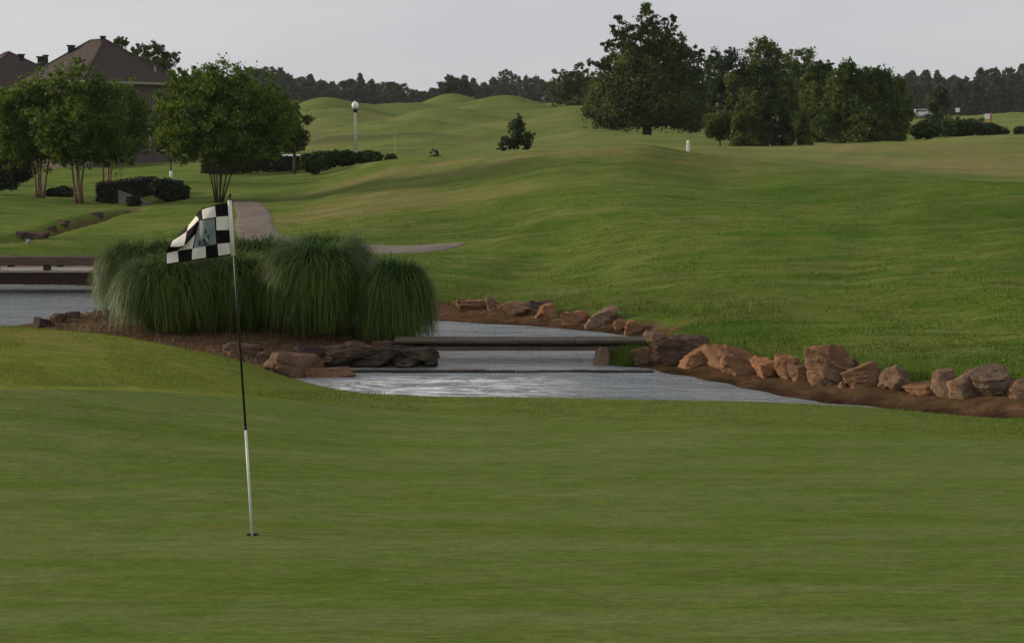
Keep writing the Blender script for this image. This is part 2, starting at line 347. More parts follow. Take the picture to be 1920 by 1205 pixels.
TAB = _smooth(_smooth(TAB, 0, 5), 1, 2.0)

def sines(X, Y, lam, seed, k=7):
    r = np.random.default_rng(seed); o = 0
    for _ in range(k):
        a = r.uniform(0, 2 * math.pi); l = lam * r.uniform(0.6, 1.7)
        o = o + np.sin((X * math.cos(a) + Y * math.sin(a)) * 2 * math.pi / l + r.uniform(0, 6.28))
    return o / k ** 0.5
BUMPS = [(625, 252, 1.2, 5.5, 10), (870, 256, .95, 5, 10), (1040, 256, .95, 4.5, 10), (735, 252, .45, 6, 9), (955, 254, .3, 4, 9), (690, 205, .7, 6, 5), (820, 190, .6, 9, 6), (930, 215, .6, 8, 5),
         (600, 170, .5, 6, 5), (720, 155, .4, 5, 5), (880, 140, .35, 7, 5), (1010, 175, .6, 7, 6), (1080, 200, .6, 6, 5), (1040, 130, .3, 5, 5), (650, 125, .35, 5, 4), (1290, 115, .3, 4, 5),
         (1110, 54, .22, 4, 4), (1330, 50, -.3, 3, 3.5), (905, 55, .25, 2.2, 3), (800, 62, .2, 2.5, 3), (1700, 90, .3, 6, 4), (1860, 112, .25, 6, 4), (548, 86, -.95, 2.6, 5), (1880, 230, .9, 9, 8), (1760, 215, -.6, 8, 9)]
_br = np.random.default_rng(4)
for _ in range(48):
    yy = _br.uniform(110, 238); BUMPS.append((_br.uniform(560, 1130), yy, _br.uniform(.4, .9) * (0.4 + yy / 250), _br.uniform(3.0, 7.5) * (.3 + yy / 250), _br.uniform(2.4, 5.5)))
BUMPS = [(((b[0] - CX) / F) * b[1], b[1], b[2], b[3], b[4]) for b in BUMPS]

def pv(px, Y): return ((px - CX) / F * Y, Y)
SHORE = [pv(*q) for q in [(640, 20.7), (900, 20.2), (1200, 19.8), (1500, 18.9), (1920, 17.7), (2600, 16.4), (3200, 15.6), (3200, 17.2), (2600, 18.3), (1920, 19.6), (1700, 20.6), (1480, 21.6), (1350, 22.9),
         (1235, 24.1), (1190, 24.7), (1135, 24.9), (1110, 25.4), (1118, 26.3), (1150, 27.5), (1185, 28.5), (1150, 29.2), (1000, 30.4), (820, 31.3), (600, 32.6), (430, 34.5), (300, 37.5), (215, 39.4),
         (0, 39.9), (-300, 40.5), (-900, 41.5), (-900, 30), (-300, 29.6), (0, 30.2), (75, 31.1), (130, 32.0), (185, 32.8), (300, 32.2), (500, 31.2), (700, 30.2), (790, 29.2), (815, 28.2), (818, 26.6), (812, 25.2), (700, 25.15), (625, 25.2), (592, 24.2), (575, 22.7), (602, 21.4)]]
ISLE = [pv(*q) for q in [(60, 31.2), (130, 32.2), (185, 33), (300, 32.4), (500, 31.4), (700, 30.4), (800, 29.4), (825, 28), (825, 25), (600, 24.9), (585, 24.2), (480, 23.6), (440, 20.5), (330, 18.8), (250, 19.2), (120, 21), (40, 27)]]
def sdist(X, Y, poly):
    """signed distance to a polygon, negative inside"""
    best = np.full(X.shape, 1e9); ins = np.zeros(X.shape, bool); n = len(poly)
    for i in range(n):
        (x0, y0), (x1, y1) = poly[i], poly[(i + 1) % n]
        dx, dy = x1 - x0, y1 - y0
        t = np.clip(((X - x0) * dx + (Y - y0) * dy) / (dx * dx + dy * dy), 0, 1)
        best = np.minimum(best, (X - x0 - t * dx) ** 2 + (Y - y0 - t * dy) ** 2)
        if y0 != y1:
            ins ^= ((y0 > Y) != (y1 > Y)) & (X < (x1 - x0) * (Y - y0) / (y1 - y0) + x0)
    d = np.sqrt(best); return np.where(ins, -d, d)
def sstep(a, b, x):
    t = np.clip((x - a) / (b - a), 0, 1); return t * t * (3 - 2 * t)
# centre line of the little ditch across the left lawn
DITCH = [(-120, 458), (20, 450), (60, 443), (110, 428), (160, 412), (205, 398), (250, 390)]
PATHC = None
def H0(X, Y):
    r = np.hypot(X, Y)
    th = np.clip(np.arctan2(X, Y), -0.5, 0.42)
    s = np.tan(th); ye = np.maximum(r * np.cos(th), 0.0)
    fi = np.clip((s - SG[0]) / (SG[1] - SG[0]), 0, len(SG) - 1.001); fj = np.clip((np.log(ye + 3.0) - LY[0]) / (LY[1] - LY[0]), 0, len(LY) - 1.001)
    i = fi.astype(int); j = fj.astype(int); a = fi - i; b = fj - j
    z = TAB[i, j] * (1 - a) * (1 - b) + TAB[i + 1, j] * a * (1 - b) + TAB[i, j + 1] * (1 - a) * b + TAB[i + 1, j + 1] * a * b
    z = z + 0.028 * sines(X, Y, 2.6, 1) * sstep(15.5, 19, ye) + 0.06 * sines(X, Y, 8, 2) * sstep(24, 42, ye) + 0.16 * sines(X, Y, 18, 3) * sstep(70, 130, ye) + 0.4 * sines(X, Y, 40, 4) * sstep(120, 240, ye)
    for bx, by, h, wx, wy in BUMPS:
        z = z + h * np.exp(-((X - bx) / wx) ** 2 - ((Y - by) / wy) ** 2)
    return z
def H(X, Y):
    X = np.asarray(X, float); Y = np.asarray(Y, float)
    z = H0(X, Y)
    near = (Y > 12) & (Y < 46) & (np.abs(X) < 40)
    if near.any():
        x, y, zz = X[near], Y[near], z[near]
        d = sdist(x, y, SHORE) + 0.06 * sines(x, y, 0.9, 9)
        wid = np.where(y < 22 - 0.09 * x, 1.0, 1.15)
        wid = np.where((np.abs(x + 2.6) < 1.6) & (y > 24) & (y < 26), 0.25, wid)          # stone wall side of the island
        up = np.maximum(zz, ZW + 0.13)
        out = ZW - 0.03 + (up - ZW + 0.03) * sstep(0, 1, d / wid)
        zz = np.where(d < 0, np.maximum(ZW - 0.03 - 0.5 * np.minimum(-d, 1.2), -1.7), np.where(d < wid, out, up))
        z[near] = zz
    for (p0, p1) in DITCHW:
        dx, dy = p1[0] - p0[0], p1[1] - p0[1]
        m = (np.abs(X - p0[0]) < 8) & (np.abs(Y - p0[1]) < 8)
        if m.any():
            t = np.clip(((X[m] - p0[0]) * dx + (Y[m] - p0[1]) * dy) / (dx * dx + dy * dy), 0, 1)
            dd = np.hypot(X[m] - p0[0] - t * dx, Y[m] - p0[1] - t * dy)
            z[m] = np.minimum(z[m], np.maximum(ZBASE(X[m], Y[m]) - 0.30 * np.exp(-(dd / 0.42) ** 2), -0.95))
    return z
DITCHW = []
def ZBASE(x, y): return H0(x, y)
def ground_z(x, y): return float(H(np.array([x]), np.array([y]))[0])
_T = np.concatenate([np.arange(7, 70, 0.1), np.arange(70, 400, 0.5)])
def G(px, v, ymin=7.0):
    """first point of the ground seen at px, v"""
    d = P(px, v, 1.0) - Vector((0, 0, HC))
    X, Y, Z = d.x * _T, _T, HC + d.z * _T
    below = (Z <= H(X, Y)) & (Y >= ymin)
    k = int(np.argmax(below)) if below.any() else len(_T) - 1
    return Vector((X[k], Y[k], ground_z(X[k], Y[k])))
def on(px, Y):
    """the ground at forward distance Y in the photo column px"""
    x = (px - CX) / F * Y
    for _ in range(3):
        z = ground_z(x, Y); x = (px - CX) / F * (Y * math.cos(PITCH) + (HC - z) * math.sin(PITCH))
    return Vector((x, Y, z))
_dw = [G(*q, ymin=40.0) for q in DITCH]
DITCHW = [((a.x, a.y), (b.x, b.y)) for a, b in zip(_dw, _dw[1:])]

def zone(X, Y):
    """fringe round the green; mown fairway and far fields beyond the ridge"""
    px = np.clip(X / np.maximum(Y, 1) * F + CX, -900, 2600)
    fr = (1 - sstep(18.5, 21, Y)) * np.interp(px, [-300, 300, 560, 800, 2600], [1.0, 0.95, 0.6, 0.1, 0.1])
    co = (1 - sstep(18.5, 21, Y)) * np.interp(px, [300, 560, 800], [0.0, 0.4, 1.0])
    cr_ = np.interp(px, [-900, 300, 560, 700, 850, 1000, 1200, 1400, 1600, 1920, 2600], [90, 90, 80, 66, 60, 58, 60, 58, 54, 46, 45])
    mo = sstep(0, 5, Y - cr_ + sines(X, Y, 6, 50))
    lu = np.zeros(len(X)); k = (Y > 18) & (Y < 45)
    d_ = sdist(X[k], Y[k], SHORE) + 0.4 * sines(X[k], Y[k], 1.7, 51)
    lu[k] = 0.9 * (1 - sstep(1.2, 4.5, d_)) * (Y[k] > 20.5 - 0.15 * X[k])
    lu = np.maximum(lu, 0.62 * sstep(1080, 1280, px) * np.exp(-((Y - cr_ + 6.5) / 5.0) ** 2) * (1 - mo))  # painted shade: darkens the grass colour on the slope below the right-hand crest
    return fr, mo, lu, co
# ------------------------------------------------------------------ ground sheet (polar rings round the camera) and the putting green cut out of it
def yb(s):
    """edge of the putting green"""
    px = s * F + CX
    return np.interp(px, [-900, 0, 300, 650, 1200, 1920, 2600], [13.8, 14.0, 14.6, 15.1, 14.4, 13.35, 12.6])
th = np.concatenate([np.linspace(-math.pi, -0.42, 50)[:-1], np.linspace(-0.42, -0.34, 14)[:-1], np.linspace(-0.34, 0.34, 500), np.linspace(0.34, 0.42, 14)[1:], np.linspace(0.42, math.pi, 50)[1:-1]])
NA = len(th)
thc = np.clip(th, -0.5, 0.42)
rb = yb(np.tan(thc)) / np.cos(thc)
u1 = np.linspace(0, 1, 70)[1:]
R1 = (u1[:, None] ** 0.8) * rb[None, :]
r2 = np.concatenate([np.linspace(0, 1, 60)[1:] * 6.5, 6.5 + np.linspace(0, 1, 190)[1:] * 19, 25.5 + (np.linspace(0, 1, 130)[1:] ** 1.2) * 84, 109.5 + (np.linspace(0, 1, 110)[1:] ** 1.3) * 200, 309.5 + (np.linspace(0, 1, 30)[1:] ** 2) * 1100])
R2 = rb[None, :] + r2[:, None]
R = np.concatenate([R1, R2]); NG = len(R1); NR = len(R)
GX = R * np.sin(th)[None, :]; GY = R * np.cos(th)[None, :]
GZ = H(GX, GY)
HOLE = G(474, 1003)
def ring_faces(k0, k1):
    a = np.arange(k0, k1 - 1)[:, None] * NA; j = np.arange(NA)[None, :]; j2 = (j + 1) % NA
    return np.stack([a + j, a + j2, a + NA + j2, a + NA + j], -1).reshape(-1, 4)
V = np.stack([GX, GY, GZ], -1).reshape(-1, 3)
# outer ground
Vo = V[(NG - 1) * NA:]; fo = ring_faces(0, NR - NG + 1)
me = fast_mesh('ground', Vo, fo)
x, y = Vo[:, 0].astype(float), Vo[:, 1].astype(float)
dirt = np.zeros(len(Vo)); dry = np.zeros(len(Vo))
nm = (y > 12) & (y < 48) & (np.abs(x) < 40)
ds = sdist(x[nm], y[nm], SHORE) + 0.12 * sines(x[nm], y[nm], 0.8, 21)
wet = np.zeros(len(Vo)); wet[nm] = 1 - sstep(0.25, 0.75, ds)
isl = sdist(x[nm], y[nm], ISLE) + 0.25 * sines(x[nm], y[nm], 1.1, 22)
farside = (y[nm] > 21.0 - 0.15 * x[nm])
kx, ky = pv(1166, 25.9)
knoll = np.exp(-((x[nm] - kx) / .28) ** 2 - ((y[nm] - ky) / .5) ** 2)
dirt[nm] = (1 - np.clip(knoll * 2, 0, 1)) * np.maximum(np.where(farside, np.where((y[nm] > 27.4) & (x[nm] > 0.8), 1 - sstep(0.75, 1.0, ds), 1 - sstep(1.15, 1.45, ds)), 1 - sstep(0.2, 0.5, ds)), 1 - sstep(-0.15, 0.15, isl))
for p0, p1 in DITCHW:
    dx, dy = p1[0] - p0[0], p1[1] - p0[1]
    t = np.clip(((x - p0[0]) * dx + (y - p0[1]) * dy) / (dx * dx + dy * dy), 0, 1)
    dd = np.hypot(x - p0[0] - t * dx, y - p0[1] - t * dy) + 0.1 * sines(x, y, 1.2, 23)
    dirt = np.maximum(dirt, 0.9 * (1 - sstep(0.2, 0.45, dd)))
DRY = [(1150, 56, 7, 5, .8), (1010, 57, 4, 4, .5), (870, 50, 3, 4, .55), (760, 57, 4, 4, .85), (680, 51, 4, 2.5, .8), (590, 48, 3, 1.6, .7), (840, 60, 3, 3, .8), (950, 54, 3, 4, .5), (1800, 72, 9, 8, 1.0), (1900, 80, 7, 6, .8), (1600, 90, 9, 7, .8), (1450, 88, 6, 6, .5), (1430, 28, 2, 2, .35), (1750, 26, 1.6, 1.2, .35),
       (640, 130, 7, 12, .6), (800, 190, 12, 12, .5), (960, 150, 9, 12, .35), (1130, 85, 6, 8, .6), (1120, 180, 10, 12, .4), (60, 17, 1.8, 1.2, .45), (300, 16.5, 1.4, 1, .4), (130, 66, 4, 3, .3)]
for px, Y, wx, wy, a in DRY:
    cx = (px - CX) / F * Y; dry = np.maximum(dry, a * np.exp(-((x - cx) / wx) ** 2 - ((y - Y) / wy) ** 2))
dry = np.maximum(dry, 0.16)
fringe, mown, lush_shade, collar = zone(x, y)
for nme, arr in (('dirt', dirt), ('dry', dry), ('fringe', fringe), ('mown', mown), ('lush_shade', lush_shade), ('collar', collar), ('wet', wet)):
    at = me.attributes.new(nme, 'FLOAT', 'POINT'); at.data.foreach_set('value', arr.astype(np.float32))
go = link('ground', me, [M['ground']], smooth=True); go['kind'] = 'structure'
# putting green, with a real hole in it
Vi = np.concatenate([V[:NG * NA], [[0, 0, ground_z(0, 0)]]]); fi = ring_faces(0, NG)
cidx = len(Vi) - 1
tri = np.stack([np.full(NA, cidx), (np.arange(NA) + 1) % NA, np.arange(NA), np.arange(NA)], -1)   # made into triangles below
me = bpy.data.meshes.new('putting_green')
cen = Vi[fi].mean(1)
far_from_hole = np.hypot(cen[:, 0] - HOLE.x, cen[:, 1] - HOLE.y) > 0.22
bm = bmesh.new()
mg = fast_mesh('putting_green', Vi, fi[far_from_hole])
bm.from_mesh(mg); bm.verts.ensure_lookup_table()
for j in range(NA):
    try: bm.faces.new((bm.verts[cidx], bm.verts[(j + 1) % NA], bm.verts[j]))
    except Exception: pass
loop = [e for e in bm.edges if len(e.link_faces) == 1 and (e.verts[0].co.xy - HOLE.xy).length < 1.0]
n0 = 40; RH = 0.042
cv = [bm.verts.new((HOLE.x + RH * math.cos(2 * math.pi * k / n0), HOLE.y + RH * math.sin(2 * math.pi * k / n0), HOLE.z)) for k in range(n0)]
ce = [bm.edges.new((cv[k], cv[(k + 1) % n0])) for k in range(n0)]
try: bmesh.ops.bridge_loops(bm, edges=loop + ce)
except Exception as e: print('hole', e)
for v in [v for v in bm.verts if not v.link_faces]: bm.verts.remove(v)
bmesh.ops.recalc_face_normals(bm, faces=bm.faces[:])
pg = link('putting_green', bm_mesh('putting_green', bm), [M['green']], smooth=True); pg['kind'] = 'structure'

# ------------------------------------------------------------------ water
nx, ny = 150, 160
wx = np.linspace(-34, 24, nx); wy = np.linspace(14.5, 44, ny)
WX, WY = np.meshgrid(wx, wy)
Vw = np.stack([WX.ravel(), WY.ravel(), np.full(WX.size, ZW)], -1)
a = (np.arange(ny - 1)[:, None] * nx + np.arange(nx - 1)[None, :]).ravel()
me = fast_mesh('water', Vw, np.stack([a, a + 1, a + nx + 1, a + nx], -1))
wxx, wyy = WX.ravel(), WY.ravel()
chop = 0.55 + 0.40 * (1 - sstep(-6.5, -5.0, wxx)) * sstep(27, 29, wyy) + 0.45 * (1 - sstep(23.9, 24.4, wyy)) * sstep(-4.5, -2.2, wxx) * (1 - 0.6 * sstep(1.5, 4, wxx))
foam = (1 - sstep(23.7, 24.25, wyy)) * sstep(21.3, 22.6, wyy) * sstep(-3.3, -2.2, wxx) * (1 - sstep(-0.6, 1.6, wxx))
for nme, arr in (('chop', chop), ('foam', foam)):
    at = me.attributes.new(nme, 'FLOAT', 'POINT'); at.data.foreach_set('value', arr.astype(np.float32))
wo = link('water', me, [M['water']], smooth=True); wo['kind'] = 'structure'

# ------------------------------------------------------------------ cart path
def ribbon(name, ctr, widths, mat, lift=0.015, nw=10, per=14):
    pts = [np.array((p.x, p.y)) for p in ctr]; out = []; ws = []
    for i in range(len(pts) - 1):
        p0, p1, p2, p3 = pts[max(i - 1, 0)], pts[i], pts[i + 1], pts[min(i + 2, len(pts) - 1)]
        for k in range(per):
            t = k / per
            out.append(0.5 * (2 * p1 + (p2 - p0) * t + (2 * p0 - 5 * p1 + 4 * p2 - p3) * t * t + (3 * p1 - p0 - 3 * p2 + p3) * t ** 3)); ws.append(widths[i] * (1 - t) + widths[i + 1] * t)
    out.append(pts[-1]); ws.append(widths[-1]); out = np.array(out)
    d = np.gradient(out, axis=0); d /= np.linalg.norm(d, axis=1)[:, None]; nrm = np.stack([-d[:, 1], d[:, 0]], -1)
    rows = [out + nrm * (np.array(ws) * q / 2)[:, None] for q in np.linspace(-1, 1, nw)]
    A = np.stack(rows, 1); n = len(out); z = H(A[..., 0], A[..., 1]) + lift
    z[:, 0] -= 0.05 + lift; z[:, -1] -= 0.05 + lift
    VV = np.concatenate([A, z[..., None]], -1).reshape(-1, 3)
    b = (np.arange(n - 1)[:, None] * nw + np.arange(nw - 1)[None, :]).ravel()
    o = link(name, fast_mesh(name, VV, np.stack([b, b + 1, b + nw + 1, b + nw], -1)), [mat], smooth=True); o['kind'] = 'structure'
    return VV.reshape(n, nw, 3)
pc = [on(456, 56.5), on(466, 54.5), on(476, 51), on(478, 47), on(510, 43.5), on(600, 41), on(700, 40.2), on(780, 40.2), on(835, 40.5), on(868, 40.9)]
PATHV = ribbon('cart_path', pc, [0.9, 1.15, 1.3, 1.35, 1.5, 1.9, 2.3, 2.1, 1.2, .1], M['path'])
PATHC = np.array([(p.x, p.y) for p in pc])

# ------------------------------------------------------------------ grass blades on the rough (nobody could count them)
def blades(name, n, slo, shi, ylo, yhi, hlo, hhi, wid, keep, mat, lean=0.5, seed=1):
    r = np.random.default_rng(seed)
    s = r.uniform(slo, shi, n); Y = np.exp(r.uniform(math.log(ylo), math.log(yhi), n)); X = s * Y
    k = keep(X, Y, r.random(n)); X, Y = X[k], Y[k]; n = len(X)
    Z = H(X, Y)
    h = r.uniform(hlo, hhi, n) * (0.7 + 0.6 * (sines(X, Y, 1.5, 31) > 0)); a = r.uniform(0, 2 * math.pi, n); l = h * r.uniform(0, lean, n); la = r.uniform(0, 6.28, n)
    w = wid * r.uniform(0.6, 1.4, n)
    dx, dy = np.cos(a) * w / 2, np.sin(a) * w / 2
    Vb = np.stack([np.stack([X - dx, Y - dy, Z - 0.01], -1), np.stack([X + dx, Y + dy, Z - 0.01], -1), np.stack([X + l * np.cos(la), Y + l * np.sin(la), Z + h], -1)], 1).reshape(-1, 3)
    me = fast_mesh(name, Vb, np.arange(3 * n).reshape(-1, 3))
    dr = np.full(3 * n, 0.2)
    for px, YY, wx_, wy_, aa in DRY:
        cx = (px - CX) / F * YY; dr = np.maximum(dr, aa * np.exp(-((Vb[:, 0] - cx) / wx_) ** 2 - ((Vb[:, 1] - YY) / wy_) ** 2))
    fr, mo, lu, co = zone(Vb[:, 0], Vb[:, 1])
    for nme, arr in (('dry', dr), ('fringe', fr), ('mown', mo), ('lush_shade', lu), ('collar', co)):
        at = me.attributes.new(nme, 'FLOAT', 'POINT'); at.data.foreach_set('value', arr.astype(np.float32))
    o = link(name, me, [mat]); o['kind'] = 'stuff'
    return o
def off_path(X, Y):
    d = np.full(X.shape, 1e9)
    for a_, b_ in zip(PATHC, PATHC[1:]):
        v = b_ - a_; t = np.clip(((X - a_[0]) * v[0] + (Y - a_[1]) * v[1]) / (v @ v), 0, 1)
        d = np.minimum(d, np.hypot(X - a_[0] - t * v[0], Y - a_[1] - t * v[1]))
    return d > 0.95
def keep_rough(X, Y, u):
    return (sdist(X, Y, SHORE) > 1.0) & (sdist(X, Y, ISLE) > 0.1) & off_path(X, Y) & (Y > 21 - 0.15 * X)
def keep_fringe(X, Y, u):
    return (u < np.interp(X / Y * F + CX, [450, 800], [1.0, 0.25])) & (Y > yb(X / Y) + 0.15) & (sdist(X, Y, SHORE) > 0.5) & (sdist(X, Y, ISLE) > -0.1) & (Y < 19)
def keep_bank(X, Y, u):
    d = sdist(X, Y, SHORE)
    return (d > 1.25) & (d < 2.8) & (u < np.exp(-(d - 1.25) / 0.6)) & (sdist(X, Y, ISLE) > 0.3) & (Y > 20.5 - 0.15 * X)
blades('rough_grass', 300000, -0.34, 0.34, 21, 48, 0.012, 0.036, 0.016, keep_rough, M['blade'], 0.9, 1)
blades('fringe_grass', 210000, -0.34, 0.34, 13, 19, 0.008, 0.024, 0.006, keep_fringe, M['blade'], 0.8, 2)
blades('bank_grass', 60000, -0.2, 0.34, 20, 36, 0.06, 0.17, 0.012, keep_bank, M['blade'], 0.7, 3)
kx, ky = pv(1166, 25.7)
blades('knoll_grass', 5000, (kx - .33) / 25.7, (kx + .33) / 25.7, 25.0, 26.5, 0.08, 0.24, 0.012, lambda X, Y, u: np.hypot((X - kx) / .33, (Y - ky) / .6) < 1, M['blade'], 0.9, 7)
def keep_isle(X, Y, u): return (sdist(X, Y, ISLE) < -0.05) & (sdist(X, Y, SHORE) > 0.25)
blades('dry_stubble', 26000, -0.32, 0.0, 18.5, 33, 0.03, 0.12, 0.014, keep_isle, M['drygrass'], 1.6, 4)
blades('low_weeds', 7000, -0.32, 0.0, 18.5, 33, 0.03, 0.13, 0.03, lambda X, Y, u: keep_isle(X, Y, u) & (sines(X, Y, 1.3, 40) > 0.3), M['weed'], 1.2, 5)

# ------------------------------------------------------------------ boulders
def rock_mesh(seed, sx, sy, sz, sub=4, flat=0.0):
    r = np.random.default_rng(seed)
    bm = bmesh.new(); bmesh.ops.create_icosphere(bm, subdivisions=sub, radius=1.0)
    Vr = np.array([v.co[:] for v in bm.verts])
    N = r.normal(size=(7, 3)); N[:, 2] *= 0.8
    D = r.uniform(0.66, 1.0, 7)
    N = np.concatenate([N, [[r.normal() * .3, r.normal() * .2, 1], [0, 0, -1], [1, r.normal() * .4, r.normal() * .35], [-1, r.normal() * .4, r.normal() * .35], [r.normal() * .4, -1, .1 + r.random() * .4], [0, 1, 0]]]); N /= np.linalg.norm(N, axis=1)[:, None]
    D = np.concatenate([D, [0.66 + r.random() * .12, .8, .8, .8, .66 + r.random() * .14, .9]])
    w_ = Vr + 0.05 * np.stack([sines(Vr[:, 0] + 2 * Vr[:, 2], Vr[:, 1], .8, seed + k) for k in range(3)], -1)
    q = np.maximum(w_ @ N.T, 1e-3) / D[None, :]
    rad = 1.0 / np.power(np.power(q, 34).sum(1), 1 / 34)           # nearly sharp intersection of the cleavage planes
    Vr = Vr * rad[:, None]
    lo, hi = Vr.min(0), Vr.max(0); Vr = (Vr - (lo + hi) / 2) / (hi - lo)
    n_ = Vr / np.linalg.norm(Vr, axis=1)[:, None]
    for lam, amp in ((0.6, 0.014), (0.25, 0.007), (0.1, 0.004), (0.05, 0.003)):
        f_ = sines(Vr[:, 0] + 3.1 * Vr[:, 2], Vr[:, 1] + 2.3 * Vr[:, 2], lam, seed + 7)
        Vr = Vr + n_ * (amp * np.abs(f_) * -1.3)[:, None]
    for v, c in zip(bm.verts, Vr * np.array([sx, sy, sz])): v.co = c
    me = bm_mesh('rock', bm); me.shade_smooth(); me.set_sharp_from_angle(angle=math.radians(24))
    return me
def rock(x0, x1, v0, v1, label, mat='rock', group=None, seed=None, deep=0.9, rz=None, tilt=0.0, ymin=17.0, cat='rock', sub=4, lift=0.0):
    """a boulder that fills columns x0..x1 and rows v0 (top) .. v1 (foot on the ground)"""
    cxp = (x0 + x1) / 2; g = G(cxp, v1 - 1, ymin)
    k = ppm(g.y); w = (x1 - x0) / k * 1.34; h = (v1 - v0) / k * 1.02
    seed = seed if seed is not None else int(cxp * 3 + v1)
    dpt = min(w, h * 1.6) * deep
    emb = 0.28 * h
    me = rock_mesh(seed, w, dpt, h + emb, sub)
    me.materials.append(M[mat])
    o = bpy.data.objects.new('rock', me); COL.objects.link(o)
    o.location = (g.x, g.y + dpt * 0.35, g.z + (h - emb) / 2 + lift)
    o.rotation_euler = (0.0, tilt, rz if rz is not None else random.uniform(-0.18, 0.18))
    tag(o, label, cat, group)
    return o
RB = 'sandstone boulders lining the right bank'
RF = 'boulders on the far bank behind the footbridge'
RI = 'boulders at the edge of the grassy island'
rock(1238, 1326, 631, 681, 'broad dark maroon boulder at the left end of the right bank row', 'rockd', RB, deep=1.0, sub=5)
rock(1209, 1244, 622, 643, 'small pinkish rock up the bank behind the broad dark maroon boulder', 'rock2', RB)
rock(1221, 1244, 652, 679, 'narrow brown rock wedged at the left foot of the broad dark maroon boulder', 'rock', RB)
rock(1183, 1223, 655, 685, 'brown rock beside the green grass tuft at the bridge end', 'rock2', RB)
rock(1115, 1148, 652, 690, 'upright brown rock at the water where the footbridge ends', 'rock2', RB)
rock(1281, 1333, 650, 688, 'orange brown block just right of the broad dark maroon boulder', 'rock', RB)
rock(1324, 1391, 648, 694, 'tall leaning boulder with a sloped left side next to the orange block', 'rock', RB, tilt=0.2)
rock(1362, 1428, 664, 705, 'boxy tan boulder split by a dark vertical crack', 'rock', RB)
rock(1418, 1462, 671, 708, 'squat orange boulder between the boxy tan boulder and a rounded one', 'rock', RB)
rock(1458, 1501, 668, 711, 'rounded orange boulder with a flat pale face', 'rock', RB)
rock(1488, 1525, 678, 715, 'slim leaning slab touching the left side of the largest boulder', 'rock2', RB, tilt=-0.35)
rock(1522, 1597, 650, 722, 'largest reddish boulder standing tall in the right bank row', 'rock', RB, deep=0.8, sub=5)
rock(1589, 1614, 675, 702, 'dark rock tucked behind the right shoulder of the largest boulder', 'rockd', RB)
rock(1575, 1592, 716, 729, 'fist like pale stone at the foot of the largest boulder', 'rock', RB)
rock(1545, 1560, 712, 724, 'little grey stone in front of the largest boulder at the mud edge', 'rockd', RB, ymin=17)
rock(1592, 1656, 687, 727, 'sloping wedge shaped boulder right of the largest boulder', 'rock', RB, tilt=-0.3)
rock(1651, 1708, 693, 739, 'mossy brown boulder with a pale sloped top', 'rock2', RB, tilt=-0.2)
rock(1704, 1757, 720, 743, 'low flat pinkish stone lying under a dark green tuft', 'rock', RB, deep=1.2)
rock(1755, 1792, 691, 746, 'upright square brown block rising beside a pair of boulders', 'rock2', RB)
rock(1787, 1842, 704, 748, 'broad brown boulder between the upright square block and a pale topped one', 'rock2', RB)
rock(1834, 1898, 694, 746, 'boulder with a pale slanted top near the right frame edge', 'rock2', RB, tilt=-0.2)
rock(1897, 1945, 718, 751, 'orange boulder cut off by the right frame edge', 'rock', RB)
rock(850, 873, 561, 578, 'roundish tan rock at the left end of the far bank row', 'rock2', RF, ymin=28)
rock(867, 916, 565, 582, 'long low pink stone in the far bank row', 'rock', RF, ymin=28, deep=1.3)
rock(913, 940, 557, 584, 'upright brown block in the far bank row', 'rock2', RF, ymin=28)
rock(937, 988, 569, 596, 'broad pink boulder with a slanted right side on the far bank', 'rock', RF, ymin=28, tilt=0.2)
rock(990, 1034, 566, 592, 'dark flat topped rock at the back of the far bank row', 'rockd', RF, ymin=28)
rock(1005, 1042, 576, 601, 'pointed pink rock leaning in front of the dark flat topped rock', 'rock', RF, ymin=28, tilt=-0.4)
rock(1058, 1102, 584, 609, 'rounded pink boulder left of a dark brown one on the far bank', 'rock', RF, ymin=27)
rock(1100, 1154, 578, 615, 'large dark brown boulder in the far bank row', 'rock2', RF, ymin=27)
rock(1153, 1176, 602, 621, 'small pink rock at the right end of the far bank below the grass', 'rock', RF, ymin=26)
rock(1173, 1206, 604, 628, 'last pink rock of the far bank row, next to the bridge end', 'rock', RF, ymin=26)
rock(501, 596, 663, 709, 'large flat topped boulder where the fringe grass meets the pool', 'rock', RI, deep=1.0, ymin=15, sub=4)
rock(572, 664, 701, 728, 'long low red slab at the pool edge below the large flat topped boulder', 'rock', RI, deep=0.9, ymin=15, lift=0.09)
rock(425, 484, 643, 672, 'reddish rock half sunk in the brown soil left of the large flat topped boulder', 'rock2', RI, ymin=18)
rock(481, 504, 662, 682, 'small grey stone just left of the large flat topped boulder', 'rockd', RI, ymin=16)
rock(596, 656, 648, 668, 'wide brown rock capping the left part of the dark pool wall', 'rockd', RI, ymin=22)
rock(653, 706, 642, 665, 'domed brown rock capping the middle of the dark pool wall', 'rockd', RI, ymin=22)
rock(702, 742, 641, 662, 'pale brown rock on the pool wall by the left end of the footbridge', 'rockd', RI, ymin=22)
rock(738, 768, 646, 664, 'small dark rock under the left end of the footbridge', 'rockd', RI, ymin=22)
rock(556, 602, 650, 672, 'dusky rock behind the large flat topped boulder', 'rockd', RI, ymin=20)
rock(64, 97, 597, 616, 'dark rock at the left tip of the island beside the bright water', 'rockd', RI, ymin=20)
rock(95, 122, 590, 607, 'smaller dark rock next to the one at the island tip', 'rockd', RI, ymin=22)
rock(122, 148, 585, 598, 'low dark rock on the island shore nearest the tall grass', 'rockd', RI, ymin=24)
RD = 'dark stones in the ditch across the left lawn'
